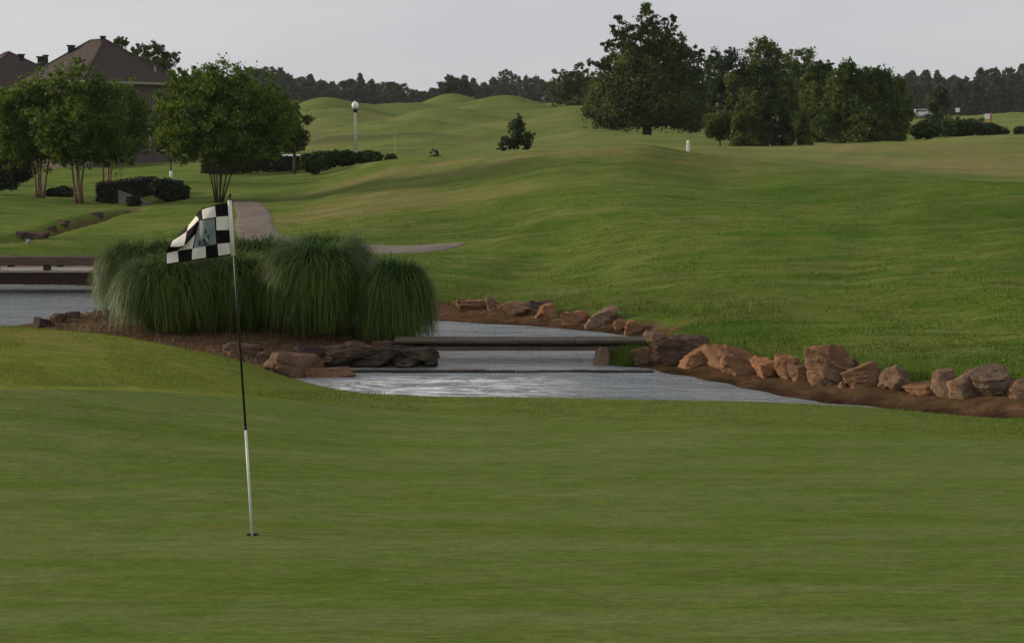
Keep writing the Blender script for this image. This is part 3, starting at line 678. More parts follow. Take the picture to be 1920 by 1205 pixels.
for (x0, x1, v0, v1, lb) in [(26, 44, 434, 447, 'dark stone at the left mouth of the lawn ditch'), (44, 60, 438, 450, 'dark stone beside the white trickle in the lawn ditch'), (62, 88, 436, 449, 'reddish stone right of the white trickle in the lawn ditch'),
                             (86, 104, 425, 436, 'brown stone halfway along the lawn ditch'), (108, 128, 417, 427, 'long dark stone in the upper lawn ditch'), (172, 192, 398, 407, 'dark stone at the upper end of the lawn ditch')]:
    rock(x0, x1, v0, v1, lb, 'rockd', RD, ymin=40, cat='stone')
o = rock(48, 57, 449, 457, 'small white splash of water running among the ditch stones', 'greycloth', ymin=40, cat='water splash'); o.name = 'water_splash'

# ------------------------------------------------------------------ stone wall of the island at the pool, and the low weir
gw0, gw1 = pv(612, 25.05), pv(814, 25.05)
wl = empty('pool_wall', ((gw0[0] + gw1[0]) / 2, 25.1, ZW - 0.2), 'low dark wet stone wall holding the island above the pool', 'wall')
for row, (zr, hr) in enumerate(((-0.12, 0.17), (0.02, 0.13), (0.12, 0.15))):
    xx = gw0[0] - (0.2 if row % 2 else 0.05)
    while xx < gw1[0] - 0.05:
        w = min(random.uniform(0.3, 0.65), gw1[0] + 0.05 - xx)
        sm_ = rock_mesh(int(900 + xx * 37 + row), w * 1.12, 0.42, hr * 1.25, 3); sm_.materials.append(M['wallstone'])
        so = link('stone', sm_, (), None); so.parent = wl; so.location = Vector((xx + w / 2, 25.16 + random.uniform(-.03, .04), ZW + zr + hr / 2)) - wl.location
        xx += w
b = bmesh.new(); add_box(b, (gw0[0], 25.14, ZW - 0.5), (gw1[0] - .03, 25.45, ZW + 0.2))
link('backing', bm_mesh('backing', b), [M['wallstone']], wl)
weir = empty('weir', (0, 24.45, ZW), 'low dark stone sill crossing the stream in front of the footbridge', 'weir')
xx = pv(640, 24.5)[0]; x1 = pv(1165, 24.5)[0]
while xx < x1:
    w = random.uniform(0.3, 0.6); b = bmesh.new(); yy = 24.42 + random.uniform(-0.03, 0.03)
    add_box(b, (xx, yy, ZW - 0.3), (xx + w - 0.002, yy + 0.2, ZW + random.uniform(0.006, 0.03)), None, 0.006)
    link('stone', bm_mesh('stone', b), [M['wallstone']], weir); xx += w

# ------------------------------------------------------------------ bridges
def bx(name, lo, hi, mat, parent, bev=0.008):
    b = bmesh.new(); add_box(b, lo, hi, None, bev); return link(name, bm_mesh(name, b), [M[mat]], parent)
YB = 25.75
zt = P(960, 637.5, YB).z; zb2 = P(960, 657, YB).z
xa, xb = P(738, 640, YB).x, P(1212, 640, YB).x
fb = empty('footbridge', ((xa + xb) / 2, YB, zt), 'low timber footbridge over the stream between the island and right bank', 'bridge')
bx('lower_beam', (xa, YB - .03, zb2), (xb, YB + 0.12, zb2 + 0.062), 'timber', fb)
bx('lower_beam', (xa, YB + 0.36, zb2), (xb, YB + 0.46, zb2 + 0.062), 'timber', fb)
n = 11
for k in range(n):
    xk = xa + 0.1 + (xb - xa - 0.3) * k / (n - 1)
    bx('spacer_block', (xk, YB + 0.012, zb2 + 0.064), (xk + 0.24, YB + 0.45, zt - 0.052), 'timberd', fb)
xk = xa
while xk < xb - 0.02:                                        # deck boards laid end to end, two abreast
    w = min(0.98, xb - xk)
    for q in range(2):
        bx('deck_board', (xk + 0.0012, YB - 0.03 + q * 0.262, zt - 0.05), (xk + w - 0.0012, YB - 0.03 + q * 0.262 + 0.254, zt + random.uniform(-0.004, 0.004)), 'timber', fb)
    xk += w
# cart bridge at the left edge
YL = 37.6
xa, xb = P(-330, 490, YL).x, P(268, 490, YL).x
def zl(v): return P(0, v, YL).z
cb = empty('cart_bridge', ((xa + xb) / 2, YL + 1, zl(505)), 'wide timber cart bridge with kerb rails crossing the water at the left edge', 'bridge')
BW = 1.25
bx('kerb_rail', (xa, YL, zl(497)), (xb, YL + 0.14, zl(482)), 'timber', cb)
bx('kerb_rail', (xa, YL + BW - .14, zl(499)), (xb, YL + BW, zl(486)), 'timber', cb)
xk = xa + 0.35
while xk < xb - 0.2:
    for yy in (0.01, BW - .13):
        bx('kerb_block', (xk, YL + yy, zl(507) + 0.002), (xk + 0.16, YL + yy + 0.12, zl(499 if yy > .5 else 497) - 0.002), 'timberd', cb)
    xk += 1.2
xk = xa
while xk < xb - 0.01:
    bx('deck_plank', (xk + 0.006, YL - 0.05, zl(511)), (min(xk + 0.24, xb) - 0.006, YL + BW + .04, zl(507)), 'timberl', cb, 0.005); xk += 0.24
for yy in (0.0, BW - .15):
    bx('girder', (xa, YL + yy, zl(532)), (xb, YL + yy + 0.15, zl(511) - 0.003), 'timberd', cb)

# ------------------------------------------------------------------ arching ornamental grasses
def grass_clump(px, vfoot, Y, w_px, top_v, label, seed, n=5200, droop=1.0):
    g = on(px, Y); g.z = ground_z(g.x, Y)
    k = ppm(Y); Hh = HC - Y * row_tan(top_v) - g.z; Rr = w_px / 2 / k
    r = np.random.default_rng(seed)
    az = r.uniform(0, 2 * math.pi, n); cp = 1 - (0.10 + 0.90 * r.random(n)) ** 0.9; ph = np.arccos(np.clip(cp, 0, 1)) * 1.03
    jit = (1 + 0.07 * np.sin(az * 3 + seed) + 0.05 * np.sin(az * 5 + 2 * seed)) * (1 - r.random(n) * (0.05 + 0.17 * np.sin(ph))) * np.where(r.random(n) < 0.06 * np.sin(ph), r.uniform(1.0, 1.14, n), 1)
    ex = 0.74                                                  # rounder than an ellipse at the shoulders
    tr_, tz_ = Rr * np.sin(ph) ** ex * jit, Hh * np.clip(np.cos(ph), 0.0, 1) ** ex * jit + 0.02 + Hh * 0.22 * r.random(n) ** 2 * np.sin(ph) ** 4
    Tr, Tz = Rr * np.cos(ph), -Hh * np.sin(ph); tl = np.hypot(Tr, Tz); Tr, Tz = Tr / tl, Tz / tl
    bend_az = az + r.normal(0, 0.48, n)
    rb_ = Rr * (0.15 * r.random(n) + 0.25 * np.sin(ph)); 
    droop_ = r.uniform(0.30, 0.75, n) * Hh * droop * (0.35 + 0.65 * np.sin(ph))
    B0 = np.stack([rb_ * np.cos(az), rb_ * np.sin(az), np.zeros(n)], -1)
    out_ = np.stack([np.cos(az), np.sin(az)], -1); o2 = np.stack([np.cos(bend_az), np.sin(bend_az)], -1)
    B3 = np.concatenate([o2 * tr_[:, None], tz_[:, None]], 1)
    B2 = np.concatenate([o2 * (tr_ - Tr * droop_)[:, None] * 1.0, (tz_ - Tz * droop_)[:, None]], 1)
    B2[:, 2] = np.minimum(B2[:, 2], Hh * r.uniform(0.93, 1.02, n))
    B1 = B0 + np.concatenate([out_ * (0.10 * Rr * np.sin(ph))[:, None], (np.maximum(tz_ * 0.80, 0.55 * Hh))[:, None]], 1)
    S = 9; ts = np.linspace(0, 1, S); T_ = ts[None, :, None]
    CV = (1 - T_) ** 3 * B0[:, None] + 3 * (1 - T_) ** 2 * T_ * B1[:, None] + 3 * (1 - T_) * T_ ** 2 * B2[:, None] + T_ ** 3 * B3[:, None]
    CV = CV + (r.normal(0, 0.03, (n, 1, 3)) * Rr * T_ ** 1.5) + (r.normal(0, 0.05, (n, 1, 3)) * np.array([1, 1, 0]) * Rr * T_ * (1 - T_) * 4)
    PX, PY, PZ = CV[..., 0], CV[..., 1], np.maximum(CV[..., 2], -0.02 + 0.05 * r.random((n, 1)))
    wd = 0.0105 * r.uniform(0.6, 1.4, n)[:, None] * (1 - 0.85 * ts[None, :] ** 2)
    sx, sy = -np.sin(bend_az)[:, None] * wd, np.cos(bend_az)[:, None] * wd
    A = np.stack([np.stack([PX - sx, PY - sy, PZ], -1), np.stack([PX + sx, PY + sy, PZ], -1)], 2)    # n,S,2,3
    idx = np.arange(n * S * 2).reshape(n, S, 2)
    fc = np.stack([idx[:, :-1, 0], idx[:, :-1, 1], idx[:, 1:, 1], idx[:, 1:, 0]], -1).reshape(-1, 4)
    me = fast_mesh('blades', A.reshape(-1, 3), fc)
    o = link('ornamental_grass', me, [M['reed']]); o.location = g
    tag(o, label, 'ornamental grass', 'ornamental grass clumps on the island')
    return o
grass_clump(258, 585, 30.0, 180, 440, 'pale leftmost clump of arching grass beside the bright water', 1, 6000)
grass_clump(318, 620, 27.6, 230, 470, 'wide front clump of arching grass behind the checkered flag', 2, 8500)
grass_clump(345, 590, 30.0, 240, 432, 'grass clump at the back whose top shows above the flag', 3, 6000)
grass_clump(435, 612, 28.2, 225, 462, 'shadowed grass clump just right of the flagstick', 4, 7500)
grass_clump(485, 590, 30.2, 260, 428, 'broad grass clump in the back between the flag and tallest dome', 5, 7000)
grass_clump(596, 622, 27.6, 246, 438, 'big domed grass clump in the middle front of the island', 6, 10000)
grass_clump(618, 590, 29.6, 210, 421, 'tallest grass clump peeking over the big domed one', 7, 6000)
grass_clump(742, 634, 26.9, 162, 470, 'dark rounded clump of grass at the right end by the footbridge', 8, 7500)

# ------------------------------------------------------------------ the flagstick
TOP = P(431, 368, HOLE.y)
base = Vector((HOLE.x, HOLE.y, HOLE.z - 0.10))
fs = empty('flagstick', HOLE, 'black and white flagstick with a checkered flag standing in the hole', 'flagstick')
def along(v):
    t = (P(960, v, HOLE.y).z - HOLE.z) / (TOP.z - HOLE.z); return HOLE + (TOP - HOLE) * t
mid = along(803)
b = bmesh.new(); tube(b, [base, mid], [0.0085, 0.0085], 14); link('lower_shaft', bm_mesh('lower_shaft', b), [M['whitemetal']], fs, True)
b = bmesh.new(); tube(b, [mid + (TOP - mid) * 0.0005, TOP], [0.0075, 0.0055], 14); link('upper_shaft', bm_mesh('upper_shaft', b), [M['blackmetal']], fs, True)
b = bmesh.new(); lathe(b, [(0.003, -0.012), (0.009, -0.008), (0.0095, 0.006), (0.004, 0.014)], 12, TOP + Vector((0, 0, 0.006))); link('tip', bm_mesh('tip', b), [M['blackmetal']], fs, True)
b = bmesh.new(); lathe(b, [(0.0095, 0), (0.011, 0.004), (0.011, 0.014), (0.0095, 0.018)], 12, mid - Vector((0, 0, 0.009))); link('ferrule', bm_mesh('ferrule', b), [M['blackmetal']], fs, True)
GRID = [[(432.5, 478), (431.5, 455), (430, 431), (429, 405), (427.5, 380)], [(410, 482), (408, 457.5), (406, 432), (405, 407), (403, 384)], [(386, 485), (385, 461.5), (382.5, 437), (380, 411), (378, 392)],
        [(360, 489), (361, 466), (366, 440), (373, 413), (367, 404)], [(335, 493), (334, 470), (345, 460), (350, 434), (354, 421)], [(311, 497), (311, 475), (316, 463), (322, 453), (334, 440)]]
DEP = [[0, 0, 0, 0, 0], [0, -.012, -.02, -.012, .004], [.0, -.008, -.012, .0, .03], [.0, .012, .02, .03, .075], [.0, .035, .004, .045, .1], [-.006, .03, .0, .06, .12]]
gp = np.array([[P(px, v, HOLE.y + 0.002 + DEP[i][j])[:] for j, (px, v) in enumerate(c)] for i, c in enumerate(GRID)])
def cr(A, t):                                               # Catmull-Rom along axis 0
    n_ = len(A); i = min(int(t), n_ - 2); f = t - i
    p0 = A[i - 1] if i > 0 else 2 * A[0] - A[1]; p1, p2 = A[i], A[i + 1]; p3 = A[i + 2] if i + 2 < n_ else 2 * A[-1] - A[-2]
    return 0.5 * (2 * p1 + (p2 - p0) * f + (2 * p0 - 5 * p1 + 4 * p2 - p3) * f * f + (3 * p1 - p0 - 3 * p2 + p3) * f ** 3)
def flag_at(a_, b_): return cr(cr(gp, a_), b_)
SUB = 10
na, nb = 5 * SUB + 1, 4 * SUB + 1
FV = np.array([[flag_at(i / SUB, j / SUB) for j in range(nb)] for i in range(na)])
for i in range(na):
    for j in range(nb):
        FV[i, j, 1] += 0.004 * math.sin(i * 0.35 + j * 0.2) * min(1, i / 10)
ff, mi = [], []
for i in range(na - 1):
    for j in range(nb - 1):
        q = i * nb + j; ff.append((q, q + 1, q + nb + 1, q + nb)); c_, r_ = i // SUB, j // SUB
        white = (c_ + r_) % 2 == 0
        m_ = 0 if white else 1
        if c_ in (1, 2) and r_ in (1, 2): m_ = 2
        if j == 0 or i == na - 2 or j == nb - 2: m_ = 1
        if c_ in (1, 2) and r_ in (1, 2) and (i in (SUB, 3 * SUB - 1) or j == 3 * SUB - 1): m_ = 1
        mi.append(m_)
me = fast_mesh('flag', FV.reshape(-1, 3), ff, mi)
fl = link('flag', me, [M['offwhite'], M['black'], M['greycloth']], fs, True)
sm = fl.modifiers.new('thick', 'SOLIDIFY'); sm.thickness = 0.0012; sm.offset = 0
# sleeve round the pole
p0, p1 = along(479.5), along(376)
b = bmesh.new(); tube(b, [p0 + Vector((-.004, 0, 0)), p0 + (p1 - p0) * .5 + Vector((-.005, 0, 0)), p1 + Vector((-.004, 0, 0))], [0.0135, 0.0128, 0.0125], 12)
link('sleeve', bm_mesh('sleeve', b), [M['offwhite']], fl, True)
def mark(polys, mat, name):
    b = bmesh.new()
    for poly in polys:
        b.faces.new([b.verts.new(Vector(flag_at(p[0], p[1])) + Vector((0, -0.0045, 0))) for p in poly])
    r_ = bmesh.ops.extrude_face_region(b, geom=b.faces[:])
    for v in [e for e in r_['geom'] if isinstance(e, bmesh.types.BMVert)]: v.co.y -= 0.0008
    link(name, bm_mesh(name, b), [M[mat]], fl)
mark([[(1.66, 1.42), (1.60, 1.72), (1.72, 1.80), (1.80, 1.46)], [(1.92, 1.25), (1.84, 1.50), (2.02, 1.62), (2.22, 1.48), (2.1, 1.25)], [(2.35, 1.15), (2.3, 1.45), (2.52, 1.5), (2.6, 1.2)], [(1.75, 1.1), (1.7, 1.22), (2.3, 1.16), (2.3, 1.06)], [(1.78, 1.95), (1.76, 2.25), (1.86, 2.3), (1.9, 1.98)]], 'bluemark', 'emblem')
mark([[(1.72, 1.30), (1.70, 1.56), (1.80, 1.60), (1.82, 1.32)], [(1.86, 1.33), (1.84, 1.60), (1.93, 1.62), (1.95, 1.36)]], 'bluelight', 'emblem')
# cup in the hole
b = bmesh.new()
n = 32; rings = []
for r_, z in ((RH - 0.001, -0.022), (RH - 0.001, -0.12), (0.012, -0.12)):
    rings.append([b.verts.new((HOLE.x + r_ * math.cos(2 * math.pi * k / n), HOLE.y + r_ * math.sin(2 * math.pi * k / n), HOLE.z + z)) for k in range(n)])
for A_, B_ in zip(rings, rings[1:]):
    for k in range(n): b.faces.new((A_[k], A_[(k + 1) % n], B_[(k + 1) % n], B_[k]))
b.faces.new(rings[-1])
hc = link('hole_cup', bm_mesh('hole_cup', b), [M['cup']]); tag(hc, 'round cup sunk in the green at the foot of the flagstick', 'golf hole')
b = bmesh.new(); n = 40; rings = []
for r_, z in ((RH, 0.0), (RH, -0.025), (RH + 0.004, -0.13)):
    rings.append([b.verts.new((HOLE.x + r_ * math.cos(2 * math.pi * k / n), HOLE.y + r_ * math.sin(2 * math.pi * k / n), HOLE.z + z)) for k in range(n)])
for A_, B_ in zip(rings, rings[1:]):
    for k in range(n): b.faces.new((A_[k], A_[(k + 1) % n], B_[(k + 1) % n], B_[k]))
link('soil_rim', bm_mesh('soil_rim', b), [M['rockd']], hc)

# ------------------------------------------------------------------ trees and shrubs
def leaf_mesh(name, C, size, r, flat=0.0):
    """small folded leaf sprays at centres C"""
    n_ = len(C)
    N = r.normal(size=(n_, 3)); N[:, 2] = np.abs(N[:, 2]) * (1 + flat); N /= np.linalg.norm(N, axis=1)[:, None]
    T = np.cross(N, r.normal(size=(n_, 3))); T /= np.linalg.norm(T, axis=1)[:, None]; B = np.cross(N, T)
    s = size * r.uniform(0.55, 1.35, n_)[:, None]
    q = np.stack([C - T * s * 0.6, C + B * s * 0.33 + N * s * 0.08, C + T * s * 0.6, C - B * s * 0.33 + N * s * 0.08], 1)
    return fast_mesh(name, q.reshape(-1, 3), np.arange(4 * n_).reshape(-1, 4))
def crown_pts(lobes, n, r, clump=45, tight=0.16, shell=0.55, cone=False, fat=0.30, core_=0.14):
    """lobes: (centre, (rx, ry, rz)); boughs near the surface of each lobe, twigs round each bough, leaves round each twig"""
    vol = np.array([(l[1][0] * l[1][1] * l[1][2]) ** (2 / 3) for l in lobes]); vol /= vol.sum()
    out = []
    for (c, rad), f in zip(lobes, vol):
        m_ = n * f; R_ = np.array(rad)
        nb_ = int(np.clip(6 + 22 * tight / 0.17 * (m_ / 2500) ** .5, 6, 26)); k = max(nb_, int(m_ / clump))
        d = r.normal(size=(nb_, 3)); d /= np.linalg.norm(d, axis=1)[:, None]
        rr = shell + (1 - shell) * r.random(nb_) ** 0.6
        if cone:
            zz = r.random(nb_) ** 1.25 * 2 - 1; ph = r.uniform(0, 6.283, nb_); wv = (1 - (zz + 1) / 2) ** 0.8 * rr + 0.03
            d = np.stack([wv * np.cos(ph), wv * np.sin(ph), zz], -1); rr = np.ones(nb_)
        bough = d * rr[:, None]
        bs = (0.20 if cone else fat) * r.uniform(0.55, 1.3, nb_)
        who = r.integers(0, nb_, k); t_ = r.normal(size=(k, 3)); t_ /= np.linalg.norm(t_, axis=1)[:, None]
        tw = bough[who] + t_ * (bs[who] * (0.6 + 0.5 * r.random(k)))[:, None]
        core = r.random(k) < core_
        tw[core] = r.normal(size=(int(core.sum()), 3)) * 0.38
        cc = np.array(c)[None] + tw * R_[None]
        sig = 0.55 * tight * (rad[0] * rad[1] * rad[2]) ** (1 / 3) * r.uniform(0.5, 1.5, k)
        pts = cc[:, None, :] + r.normal(size=(k, clump, 3)) * sig[:, None, None] * np.array([1, 1, 0.75])
        out.append(pts.reshape(-1, 3))
    return np.concatenate(out)
def lobe(px, v, rx, ry, Y, deep=0.85, dy=0.0):
    p = P(px, v, Y + dy); k = ppm(Y); return (p, (rx / k, max(rx, ry * 0.8) / k * deep, ry / k))
def make_tree(name, label, cat, foot, lobes, leaf, n, size, bark='bark', trunk_r=0.12, group=None, seed=1, stems=None, clump=45, tight=0.16, shell=0.55, cone=False, crown_name='crown', fork=0.45, stuff=False):
    """trunk forking into limbs that run to the lobes of the crown; stems = list of (dx, dy, lean x) for several stems"""
    r = np.random.default_rng(seed); foot = Vector(foot)
    t = empty(name, foot, label, cat, group)
    low = min(l[0].z - l[1][2] for l in lobes)
    main = max(lobes, key=lambda l: l[1][0] * l[1][2])
    if stems:
        for (dx, dy, tx, tz) in stems:
            b = bmesh.new(); p0_ = foot + Vector((dx, dy, -0.05)); p2_ = Vector((foot.x + tx, foot.y + dy * 2.5, foot.z + tz)); pm = p0_.lerp(p2_, 0.5) + Vector((-(tx - dx) * 0.12 + r.normal() * 0.03, r.normal() * 0.03, 0))
            tube(b, [p0_, p0_.lerp(pm, .5) + Vector((0, 0, .02)), pm, p2_], [trunk_r, trunk_r * .85, trunk_r * .75, trunk_r * .5], 7)
            lb = lobes[int(r.integers(len(lobes)))]
            tube(b, [p2_ - Vector((0, 0, .02)), p2_.lerp(lb[0], .5), lb[0]], [trunk_r * .5, trunk_r * .35, trunk_r * .12], 5)
            link('stem', bm_mesh('stem', b), [M[bark]], t, True)
    else:
        b = bmesh.new(); fz = foot.z + (main[0].z - foot.z) * fork
        fk = Vector((foot.x * .8 + main[0].x * .2, foot.y, fz))
        tube(b, [foot - Vector((0, 0, .15)), foot + Vector((0, 0, .12 * (fz - foot.z))), fk], [trunk_r * 1.35, trunk_r, trunk_r * .8], 9)
        for l in lobes:
            e = l[0]; m_ = fk.lerp(e, .5) + Vector((0, 0, .08 * (e - fk).length))
            tube(b, [fk - (e - fk) * 0.03, m_, e], [trunk_r * .55, trunk_r * .35, trunk_r * .1], 6)
            for _ in range(4):
                d = Vector(r.normal(size=3)); d.normalize(); tip = e + Vector((d.x * l[1][0], d.y * l[1][1], d.z * l[1][2])) * .85
                tube(b, [m_.lerp(e, .6), m_.lerp(tip, .6), tip], [trunk_r * .2, trunk_r * .12, trunk_r * .04], 4)
        link('trunk', bm_mesh('trunk', b), [M[bark]], t, True)
    C = crown_pts([(l[0][:], l[1]) for l in lobes], int(n * (2.1 if stems else 1.1)), r, clump, tight, shell, cone, 0.42 if stems else 0.30, 0.25 if stems else 0.14)
    gz = foot.z + 0.03
    C[:, 2] = np.maximum(C[:, 2], gz + 0.1 * r.random(len(C)))
    cme = leaf_mesh(crown_name, C - np.array(foot[:]), size, r)
    c = link(crown_name, cme, [M[leaf]], None); c.parent = t
    return t
def make_shrub(name, label, cat, foot, lobes, leaf, n, size, group=None, seed=1, clump=30, tight=0.14, shell=0.75):
    r = np.random.default_rng(seed); foot = Vector(foot)
    C = []
    for q, (c_, rad) in enumerate(lobes):
        m_ = int(n * 1.3 / len(lobes)); d = r.normal(size=(m_, 3)); d /= np.linalg.norm(d, axis=1)[:, None]
        lump = 1 + (0.24 if name == 'rough_shrub' else 0.13) * sines(d[:, 0] * 2 + q, d[:, 2] * 2 + d[:, 1], 1.1, seed + q) + r.normal(0, .05, m_)
        C.append(np.array(c_[:])[None] + d * (lump * (0.75 + 0.25 * r.random(m_) ** .5))[:, None] * np.array(rad)[None])
    C = np.concatenate(C)
    C[:, 2] = np.maximum(C[:, 2], foot.z + 0.02)
    o = link(name, leaf_mesh(name, C - np.array(foot[:]), size, r), [M[leaf]]); o.location = foot
    return tag(o, label, cat, group)

# --- crepe myrtles on the left lawn
YM = 60.0
def myrtle(px, vfoot, Y, lobes, label, seed, stems, n=15000, bark='barkp', tr=0.055, size=0.092, leaf='myrtle'):
    f = on(px, Y)
    return make_tree('crepe_myrtle', label, 'tree', f, [lobe(l[0], l[1], l[2] * 1.12, l[3] * 1.10, Y + (l[4] if len(l) > 4 else 0)) for l in lobes], leaf, n, size, bark, tr, 'small ornamental trees on the left lawn', seed, stems, 40, 0.17, 0.62)
S4 = [(-.12, 0, -.32, 1.5), (-.04, .08, -.1, 1.6), (.05, -.05, .15, 1.6), (.12, .06, .36, 1.5)]
myrtle(75, 365, 60, [(58, 225, 62, 62), (30, 258, 50, 50), (95, 250, 45, 55), (60, 282, 56, 18), (60, 185, 42, 30), (20, 200, 40, 34), (50, 265, 50, 30), (0, 240, 40, 50), (85, 195, 36, 40)], 'leftmost crepe myrtle with pale pink stems at the photo edge', 3, S4, 17000)
myrtle(148, 371, 59, [(150, 220, 66, 66), (185, 255, 45, 50), (115, 250, 42, 50), (150, 285, 60, 18), (160, 165, 44, 32), (120, 170, 36, 32), (195, 190, 36, 40), (150, 265, 62, 32), (200, 262, 40, 32), (110, 262, 40, 30)], 'crepe myrtle with reddish stems, second from the left photo edge', 4, [(-.1, 0, -.22, 1.5), (-.03, .07, -.08, 1.5), (.05, -.05, .06, 1.5), (.1, .06, .2, 1.5)], 19000)
myrtle(200, 345, 68, [(232, 235, 44, 60), (245, 205, 34, 40), (215, 260, 40, 36), (250, 262, 34, 38), (228, 190, 34, 30)], 'crepe myrtle set back in front of the house wall', 5, [(-.1, 0, -.15, 2.0), (.02, .1, .1, 2.1), (.1, 0, .45, 2.0)], 11000)
myrtle(410, 377, 56.5, [(425, 215, 84, 76), (375, 225, 64, 62), (480, 225, 58, 58), (400, 160, 46, 34), (345, 185, 42, 42), (455, 170, 50, 36), (355, 152, 30, 28), (420, 268, 96, 28), (508, 240, 36, 48), (330, 232, 36, 46), (500, 200, 34, 36), (350, 268, 50, 22), (490, 272, 52, 22)],
       'wide multi stemmed tree with thin fanning stems above the flag', 6, [(-.1, 0, -.62, 1.9), (-.07, .08, -.36, 2.0), (-.03, -.06, -.12, 2.0), (.02, .08, .08, 2.1), (.05, -.05, .28, 2.0), (.09, .02, .55, 1.9), (.1, .1, .8, 1.9)], 26000, 'bark', 0.034)
f = on(553, 74); make_tree('evergreen_tree', 'narrow dark evergreen tree at the right side of the wide multi stemmed tree', 'tree', f, [lobe(548, 245, 32, 42, 74), lobe(540, 215, 26, 24, 74), lobe(562, 270, 20, 24, 74)], 'dense', 9000, 0.13, 'bark', 0.09, 'small ornamental trees on the left lawn', 7)
f = on(321, 70); t = make_tree('young_tree', 'young slender tree with a pale trunk guard between crepe myrtles', 'tree', f, [lobe(318, 262, 27, 30, 70), lobe(300, 255, 18, 22, 70), lobe(335, 275, 18, 20, 70)], 'shrub', 4200, 0.10, 'bark', 0.035, 'small ornamental trees on the left lawn', 8)
b = bmesh.new(); tube(b, [f + Vector((0, 0, .02)), f + Vector((0, 0, .42))], [.07, .065], 10); link('trunk_guard', bm_mesh('trunk_guard', b), [M['white']], t, True)
# --- bushes and hedges by the trees
def hedge_box(name, label, px0, px1, v0, v1, Y0, Y1, leaf, n, size, seed, thick=0.8, cat='hedge', group=None):
    a_, b_ = on(px0, Y0), on(px1, Y1); r = np.random.default_rng(seed)
    h0 = P(px0, v0, Y0).z - a_.z; h1 = P(px1, v1, Y1).z - b_.z
    u = r.random(n); side = r.integers(0, 4, n); ax = (b_ - a_); nr = Vector((-ax.y, ax.x, 0)).normalized()
    w = r.uniform(-.5, .5, n); z = r.random(n)
    w = np.where(side == 0, -.5, np.where(side == 1, .5, w)); z = np.where(side == 2, 1.0, z)
    u = np.where(side == 3, np.round(u), u)
    base_ = np.array(a_[:])[None] + u[:, None] * np.array(ax[:])[None] + (w * thick)[:, None] * np.array(nr[:])[None]
    base_[:, 2] += z * (h0 * (1 - u) + h1 * u)
    C = base_ + r.normal(size=(n, 3)) * size * .45
    C[:, 2] = np.maximum(C[:, 2], H(C[:, 0], C[:, 1]) + 0.01)
    c0 = (a_ + b_) / 2
    o = link(name, leaf_mesh(name, C - np.array(c0[:]), size, r), [M[leaf]]); o.location = c0
    return tag(o, label, cat, group)
hedge_box('clipped_hedge', 'black green clipped hedge, boxy, standing behind a grey slab on the lawn', 196, 281, 345, 334, 60, 62.5, 'hedge', 14000, 0.07, 1, 0.7)
f = on(317, 60); make_shrub('round_shrub', 'dark rounded clipped shrub right of the boxy black green hedge', 'shrub', f, [lobe(320, 357, 30, 21, 60), lobe(302, 352, 20, 16, 60), lobe(335, 362, 20, 18, 60)], 'hedge', 6500, 0.08, None, 2)
f = on(250, 58); make_shrub('round_shrub', 'tiny round bush in front of the boxy black green hedge', 'shrub', f, [lobe(250, 379, 14, 11, 58)], 'hedge', 1500, 0.06, None, 3)
f = on(18, 64); make_shrub('dark_shrub', 'big dark shrub under the leftmost crepe myrtle at the photo edge', 'shrub', f, [lobe(10, 325, 36, 30, 64), lobe(40, 318, 24, 22, 64), lobe(-15, 320, 40, 36, 64)], 'hedge', 8000, 0.09, None, 4)
f = on(118, 63); make_shrub('low_shrub', 'low dark shrub between the two pink stemmed crepe myrtles', 'shrub', f, [lobe(118, 360, 22, 10, 63), lobe(100, 362, 14, 8, 63)], 'hedge', 2500, 0.07, None, 5)
# grey slab ramp in front of the clipped hedge
g0 = on(250, 59.0)
b = bmesh.new()
pts = [on(222, 59.2), on(282, 58.4), on(284, 59.2), on(224, 59.6)]
lo_ = [b.verts.new(p - Vector((0, 0, .1))) for p in pts]
hi_ = [b.verts.new(p + Vector((0, 0, h_))) for p, h_ in zip(pts, (0.50, 0.06, 0.06, 0.52))]
b.faces.new(hi_); b.faces.new(lo_[::-1])
for k in range(4): b.faces.new((lo_[k], lo_[(k + 1) % 4], hi_[(k + 1) % 4], hi_[k]))
bmesh.ops.recalc_face_normals(b, faces=b.faces[:])
o = link('grey_slab', bm_mesh('grey_slab', b), [M['greystone']]); tag(o, 'sloping grey slab leaning down in front of the boxy dark hedge', 'slab')
# long dark hedge and the shrub row
hedge_box('long_hedge', 'long low black hedge running behind the fanning stems', 388, 562, 295, 296, 74, 77, 'hedge', 22000, 0.085, 6, 0.9)
SR = 'green shrubs in the row below the lamp post'
for px, Y, lb, L, nn in [(585, 70.5, 'rounded green shrub at the left front of the row below the lamp post', [(585, 306, 22, 17)], 3200), (612, 75, 'spreading shrub left of the lamp post in the shrub row', [(608, 300, 28, 16), (625, 296, 18, 12)], 3600),
                         (650, 75, 'shrub directly left of the lamp post foot', [(648, 297, 24, 14)], 2600), (688, 75, 'shrub directly right of the lamp post foot', [(690, 296, 27, 12)], 2800), (733, 74, 'small separate shrub at the right end of the row', [(733, 298, 11, 8)], 1000)]:
    make_shrub('shrub', lb, 'shrub', on(px, Y), [lobe(*l, Y) for l in L], 'shrub', nn, 0.12, SR, int(px))
